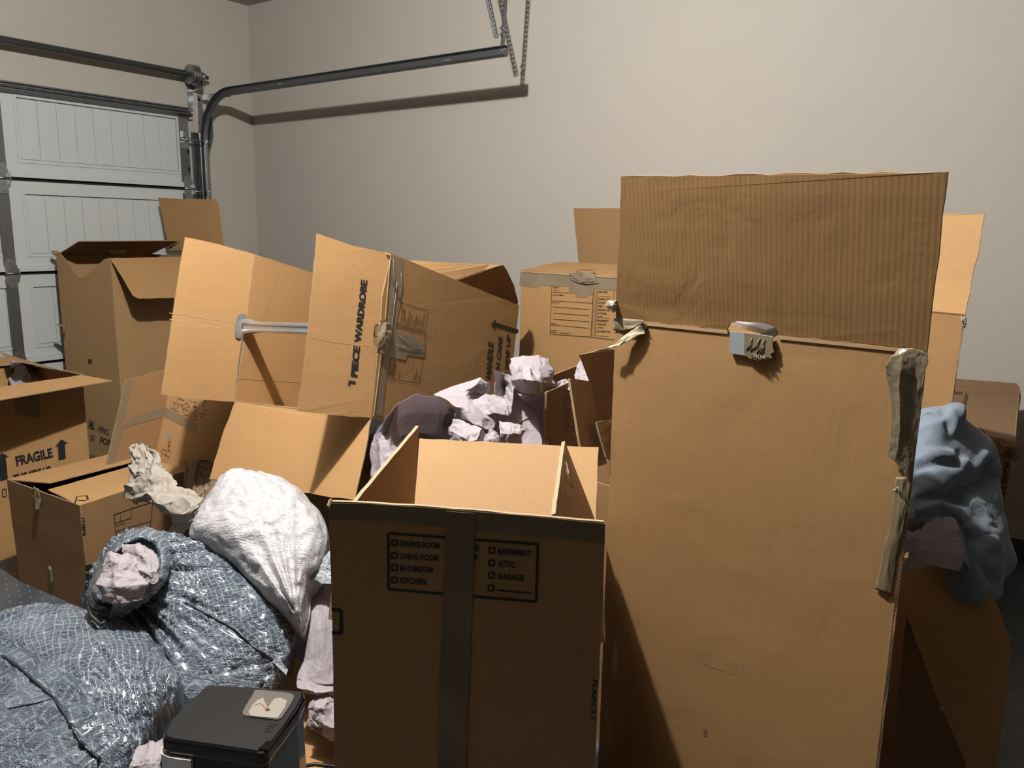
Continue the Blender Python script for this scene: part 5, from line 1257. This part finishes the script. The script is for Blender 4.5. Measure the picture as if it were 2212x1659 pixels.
# lid window
win = catmull([(548, 1500), (556, 1493), (620, 1499), (632, 1503), (634, 1512), (612, 1548), (602, 1556), (590, 1556), (534, 1549), (525, 1544), (527, 1534)], 3)
M_win = simple('clear_window', (.55, .52, .48, 1), .12, Transmission_Weight=.7)
bm = bmesh.new(); add_prism(bm, [onz(x, y, ZL+.0016) for x, y in win], (0, 0, .003)); wn = finish('lid_window', bm, M_win, lidp, label='clear plastic lid window')
bm = bmesh.new(); fan = [(537, 1537), (545, 1524), (556, 1513), (568, 1508), (578, 1530), (592, 1510), (606, 1508), (620, 1514), (616, 1528), (600, 1552), (560, 1549), (540, 1546)]
add_prism(bm, [onz(x, y, ZL+.0048) for x, y in fan], (0, 0, .0012)); finish('pan_view', bm, simple('pale_pan_seen_through', (.42, .38, .33, 1), .35, bump=.6, bscale=90), wn)
bm = bmesh.new(); k_ = onz(578, 1532, ZL+.008); bmesh.ops.create_icosphere(bm, subdivisions=2, radius=.0045, matrix=Matrix.Translation(k_)); add_tube(bm, [k_, onz(562, 1518, ZL+.007), onz(548, 1526, ZL+.006)], .0008, 5)
finish('kneading_peg', bm, simple('copper_peg', (.45, .20, .08, 1), .3, .6), wn)
for i in range(4):
    x, y = 584-i*4.2, 1562+i*5.0
    bm = bmesh.new(); add_prism(bm, [onz(x, y, ZL+.0016), onz(x+15, y+2.4, ZL+.0016), onz(x+14, y+4.4, ZL+.0016), onz(x-1, y+2, ZL+.0016)], (0, 0, .0012)); finish('vent_slot', bm, M_black, lidp)
bm = bmesh.new(); add_prism(bm, [onz(x, y, ZL+.001) for x, y in ((577, 1603), (590, 1604), (578, 1622), (558, 1620))], (0, 0, .003)); finish('lid_notch', bm, M_gloss, lidp)

# ---------------------------------------------------------------- right side: open carton, cloth, papers
kb = root('moving_box', (2.12, .13, 0), 'open carton right of the tall wardrobe box, one long flap hanging forward to the floor', 'box')
NL, NR = V((1.975, .238, 0)), V((2.055, .085, 0)); nk = V((.885, .46, 0)); zk = .545
cc_ = [NL, NR, NR+nk*.2, V((2.155, .30, 0))]; cc_[3] = NL+nk*.2; tt = [p+V((0, 0, zk)) for p in cc_]
bm = bmesh.new(); walls(bm, cc_, tt, seed=160); floor_board(bm, cc_); finish('carton_body', bm, [M_card_d, M_edge], kb)
a_ = at(1924, 1268, dep(tt[0])); b_ = at(2132, 1262, 1.79); lowL = at(2090, 1662, 1.66); 
Pk2, Nk2 = plane_of(a_, b_, lowL); kk = lambda x, y: onp(x, y, Pk2, Nk2)
board('hanging_flap', [a_, kk(1935, 1235), kk(1960, 1205), kk(2060, 1200), kk(2132, 1262), kk(2160, 1320), kk(2181, 1380), kk(2185, 1410), kk(2172, 1520), kk(2150, 1680), kk(2140, 1760), kk(2118, 1760), kk(2092, 1662), kk(2030, 1520), kk(1980, 1390), kk(1955, 1320), kk(1945, 1290)], V((5, 2, .5)), kb, .005, b_-a_, rough=.0018, seed=161)
strip_sheet([[kk(2026, 1524)-FWD*.004, kk(2038, 1528)-FWD*.008], [kk(2030, 1532)-FWD*.004, kk(2041, 1533)-FWD*.004]], 'torn_liner', M_tape_y, kb, 2, .003, 163)
# carton by the wall
kw = root('moving_box', (3.3, .3, 0), 'worn carton with PLAIN 5.1 on its corner, leaning against the side wall', 'box')
n0, n1 = at(2000, 922, 2.86), at(2193, 952, 2.75); g0, g1 = at(1990, 812, 3.30), at(2203, 838, 3.22)
gmid = at(2196, 828, 3.24)
b0_, b1_ = at(2000, 1190, 2.75), at(2140, 1215, 2.66); b0_.z = b1_.z = .003
drop = V((b1_.x-n1.x, b1_.y-n1.y, .003-n1.z))
bk0, bk1 = V((g0.x, g0.y, .003)), V((min(g1.x+drop.x*.6, 3.9), g1.y+drop.y, .003))
bm = bmesh.new(); cenk = (n0+g1)/2+V((0, 0, -.3))
b0_ = n0+drop; b0_.z = .003
add_board(bm, [b0_, b1_, n1, n0], cenk, .004, n1-n0, rough=.001, seed=170)
add_board(bm, [b1_, bk1, g1, n1], cenk, .004, g1-n1, rough=.001, seed=171)
add_board(bm, [bk1, bk0, g0, g1], cenk, .004, g1-g0, seed=172)
add_board(bm, [n0, n1, at(2205, 856, 3.18), g1, gmid, g0], cenk, .004, n1-n0, rough=.001, seed=173)
finish('carton_body', bm, [M_card_t, M_edge], kw)
Pu, Nu = plane_of(n0, n1, (g0+g1)/2); pr = Print(Pu, Nu, .0025)
pr.text('BASEMENT', (2030, 846), (2077, 850), (2031, 842), .03); pr.seg((2087, 848), (2079, 885), .004); pr.seg((2040, 878), (2079, 885), .003)
for L_ in (((2100, 930), (2108, 933)), ((2110, 924), (2118, 926)), ((2114, 925), (2110, 936)), ((2118, 928), (2126, 932)), ((2126, 932), (2122, 938)), ((2122, 938), (2113, 934)), ((2118, 922), (2128, 936)), ((2112, 930), (2130, 930))): pr.seg(L_[0], L_[1], .003)
pr.build('printed_lettering', kw, M_ink_b)
Pv, Nv = plane_of(n0, n1, b1_); pr = Print(Pv, Nv, .0025)
pr.text('PLAIN 5.1', (2170, 998), (2161, 1066), (2180, 999), .03); pr.build('printed_size', kw, M_ink)
nv = Nv if Nv.dot(CAM-Pv) > 0 else -Nv; fv = lambda x, y, l: onp(x, y, Pv+nv*l, nv)
strip_sheet([[fv(2160, 955, .01), fv(2178, 950, .02), fv(2196, 950, .01)], [fv(2166, 965, .02), fv(2180, 966, .035), fv(2196, 972, .02)], [fv(2158, 985, .015), fv(2180, 978, .02), fv(2192, 1000, .015)]], 'torn_corner', M_card_t, kw, 3, .007, 175)
# cloth
def joined(name, parts, mat, vox, label, cat, disp=.0, seed=0, folds=(), ridges=()):
    bm = bmesh.new()
    for b in parts:
        me = bpy.data.meshes.new('t'); b.to_mesh(me); b.free(); bm.from_mesh(me); bpy.data.meshes.remove(me)
    o = finish(name, bm, mat, None, smooth=True)
    md = o.modifiers.new('r', 'REMESH'); md.mode = 'VOXEL'; md.voxel_size = vox; md.use_smooth_shade = True
    dg = bpy.context.evaluated_depsgraph_get(); me = bpy.data.meshes.new_from_object(o.evaluated_get(dg)); o.modifiers.clear(); o.data = me
    me.calc_loop_triangles() if hasattr(me, 'calc_loop_triangles') else None
    for v in me.vertices:
        p = v.co.copy(); n = v.normal
        d = 0
        for (s_, a_, st) in folds:
            q_ = V((p.x*st[0], p.y*st[1], p.z*st[2]))*s_+V((seed, seed*2, 0)); d += a_*(1-abs(noise.noise(q_+V((noise.noise(p*6), 0, 0))*1.2))*3)
        if ridges:
            rel = p-CAM; zz = rel.dot(FWD); qx, qy = CX+F_PX*rel.dot(RGT)/zz, CY-F_PX*rel.dot(UPV)/zz
            if n.dot(rel) < 0:
                for a_, w_, L_ in ridges:
                    best = 1e9
                    for (ax_, ay_), (bx_, by_) in zip(L_, L_[1:]):
                        ux_, uy_ = bx_-ax_, by_-ay_; t_ = max(0, min(1, ((qx-ax_)*ux_+(qy-ay_)*uy_)/(ux_*ux_+uy_*uy_)))
                        best = min(best, math.hypot(qx-ax_-ux_*t_, qy-ay_-uy_*t_))
                    if best < w_*3: d += a_*math.exp(-(best/w_)**2)
        v.co = p+n*d
    sm = o.modifiers.new('s', 'SMOOTH'); sm.iterations = 11; sm.factor = .5
    for p in me.polygons: p.use_smooth = True
    tag(o, label, cat); return o
zc = lambda *a, **k: blob_bm(*a, **k)
cl_parts = [
 zc([(1985, 890), (2015, 882), (2045, 890), (2075, 915), (2118, 960), (2133, 1010), (2128, 1040), (2090, 1040), (2020, 1065), (1975, 1070), (1968, 1000), (1975, 940)], pl3((1985, 890, 1.90), (2130, 1000, 1.96), (2000, 1070, 1.86)), .065, .05, rings=18, per=6, wr=.004, floor=None),
 zc([(2040, 1060), (2090, 1030), (2125, 1020), (2140, 1080), (2150, 1140), (2168, 1200), (2168, 1235), (2145, 1262), (2140, 1290), (2095, 1300), (2072, 1290), (2062, 1240), (2050, 1180), (2000, 1130), (1990, 1090)], pl3((2040, 1060, 1.87), (2160, 1200, 1.88), (2080, 1290, 1.80)), .05, .05, rings=18, per=6, wr=.004, floor=None),
 zc([(2030, 900), (2042, 880), (2068, 876), (2079, 884), (2078, 915), (2066, 935), (2045, 925)], pl3((2030, 900, 1.90), (2078, 884, 1.90), (2060, 935, 1.88)), .03, .03, rings=10, per=5, wr=.002, floor=None),
 zc([(1966, 1060), (2010, 1050), (2030, 1100), (2020, 1150), (1980, 1150), (1960, 1110)], pl3((1966, 1060, 1.85), (2030, 1100, 1.84), (1980, 1150, 1.80)), .04, .05, rings=10, per=5, wr=.002, floor=None)]
joined('cloth', cl_parts, M_cloth, .006, 'blue-grey cloth bundled over the open carton at the right', 'cloth', seed=3, folds=((4.5, .010, (1, 1, 1.7)),), ridges=(
 (.018, 9, ((1972, 948), (2010, 925), (2050, 905), (2062, 890))), (-.016, 7, ((1975, 905), (2010, 898), (2035, 912), (2050, 925))),
 (.015, 11, ((1970, 1000), (2010, 985), (2050, 985), (2080, 1000))), (-.016, 9, ((1985, 1012), (2030, 1000), (2066, 1004), (2075, 985))),
 (.015, 10, ((1978, 1040), (2000, 1062), (2040, 1068), (2080, 1045), (2110, 1015), (2130, 985))), (-.015, 8, ((2096, 1030), (2118, 1020), (2133, 1000))),
 (.015, 9, ((1995, 1100), (2030, 1088), (2070, 1105), (2110, 1150), (2150, 1190))), (-.019, 10, ((1975, 1085), (2030, 1072), (2070, 1078))),
 (-.020, 8, ((2070, 1130), (2088, 1160), (2110, 1210), (2135, 1250))), (.016, 8, ((2085, 1060), (2125, 1110), (2148, 1170), (2160, 1215))), (.012, 7, ((2050, 880), (2060, 905), (2062, 930))), (-.014, 6, ((2040, 885), (2045, 920))))) 
# papers beside the cloth
def fanpaper(pxd, label, seed):
    bm = bmesh.new(); pts = [at(*p) for p in pxd]
    add_board(bm, pts, AWAY, .0008, rough=.001, step=.02, seed=seed)
    o = finish('paper_sheet', bm, [M_paper, M_paper]); tag(o, label, 'paper', group=None)
pp = dict(d0=1.86)
def psheet(rows, label, seed, amp=.004):
    o = sheet('packing_paper', px_grid(rows), None, 4, amp, seed, M_paper, .0008); tag(o, label, 'paper')
psheet([[(2018, 1108, 1.80), (2035, 1118, 1.79), (2062, 1120, 1.79)], [(1990, 1145, 1.77), (2040, 1160, 1.76), (2075, 1155, 1.77)], [(1965, 1185, 1.74), (2030, 1190, 1.73), (2085, 1195, 1.745)], [(1944, 1234, 1.72), (2010, 1222, 1.71), (2073, 1234, 1.725)]], 'front white sheet of the fanned papers leaning on the blue cloth', 91)
psheet([[(2052, 1116, 1.80), (2066, 1124, 1.80)], [(2066, 1160, 1.78), (2082, 1160, 1.79)], [(2078, 1205, 1.76), (2097, 1231, 1.77)]], 'rear white sheet of the fanned papers, its corner lowest right', 93)
psheet([[(1912, 1122, 1.60), (1926, 1106, 1.60), (1944, 1108, 1.62)], [(1916, 1150, 1.59), (1930, 1140, 1.58), (1946, 1140, 1.6)], [(1922, 1180, 1.60), (1934, 1175, 1.59), (1945, 1185, 1.6)], [(1929, 1220, 1.62), (1934, 1222, 1.61), (1940, 1205, 1.61)]], 'torn white paper strip against the tall carton edge', 95)
psheet([[(1952, 1140, 1.73), (1970, 1150, 1.72), (1988, 1142, 1.73)], [(1945, 1170, 1.71), (1962, 1165, 1.69), (1986, 1165, 1.71)], [(1932, 1225, 1.70), (1945, 1210, 1.69), (1965, 1190, 1.70)]], 'shaded rolled sheet between torn strip and fanned papers', 97, .006)
psheet([[(1950, 1100, 1.66), (1960, 1088, 1.66), (1972, 1102, 1.67)], [(1946, 1112, 1.65), (1960, 1115, 1.63), (1975, 1110, 1.66)], [(1952, 1125, 1.66), (1962, 1124, 1.65), (1970, 1120, 1.66)]], 'small gold-lit scrap of torn tape above the papers', 99, .006)
bpy.context.view_layer.update()
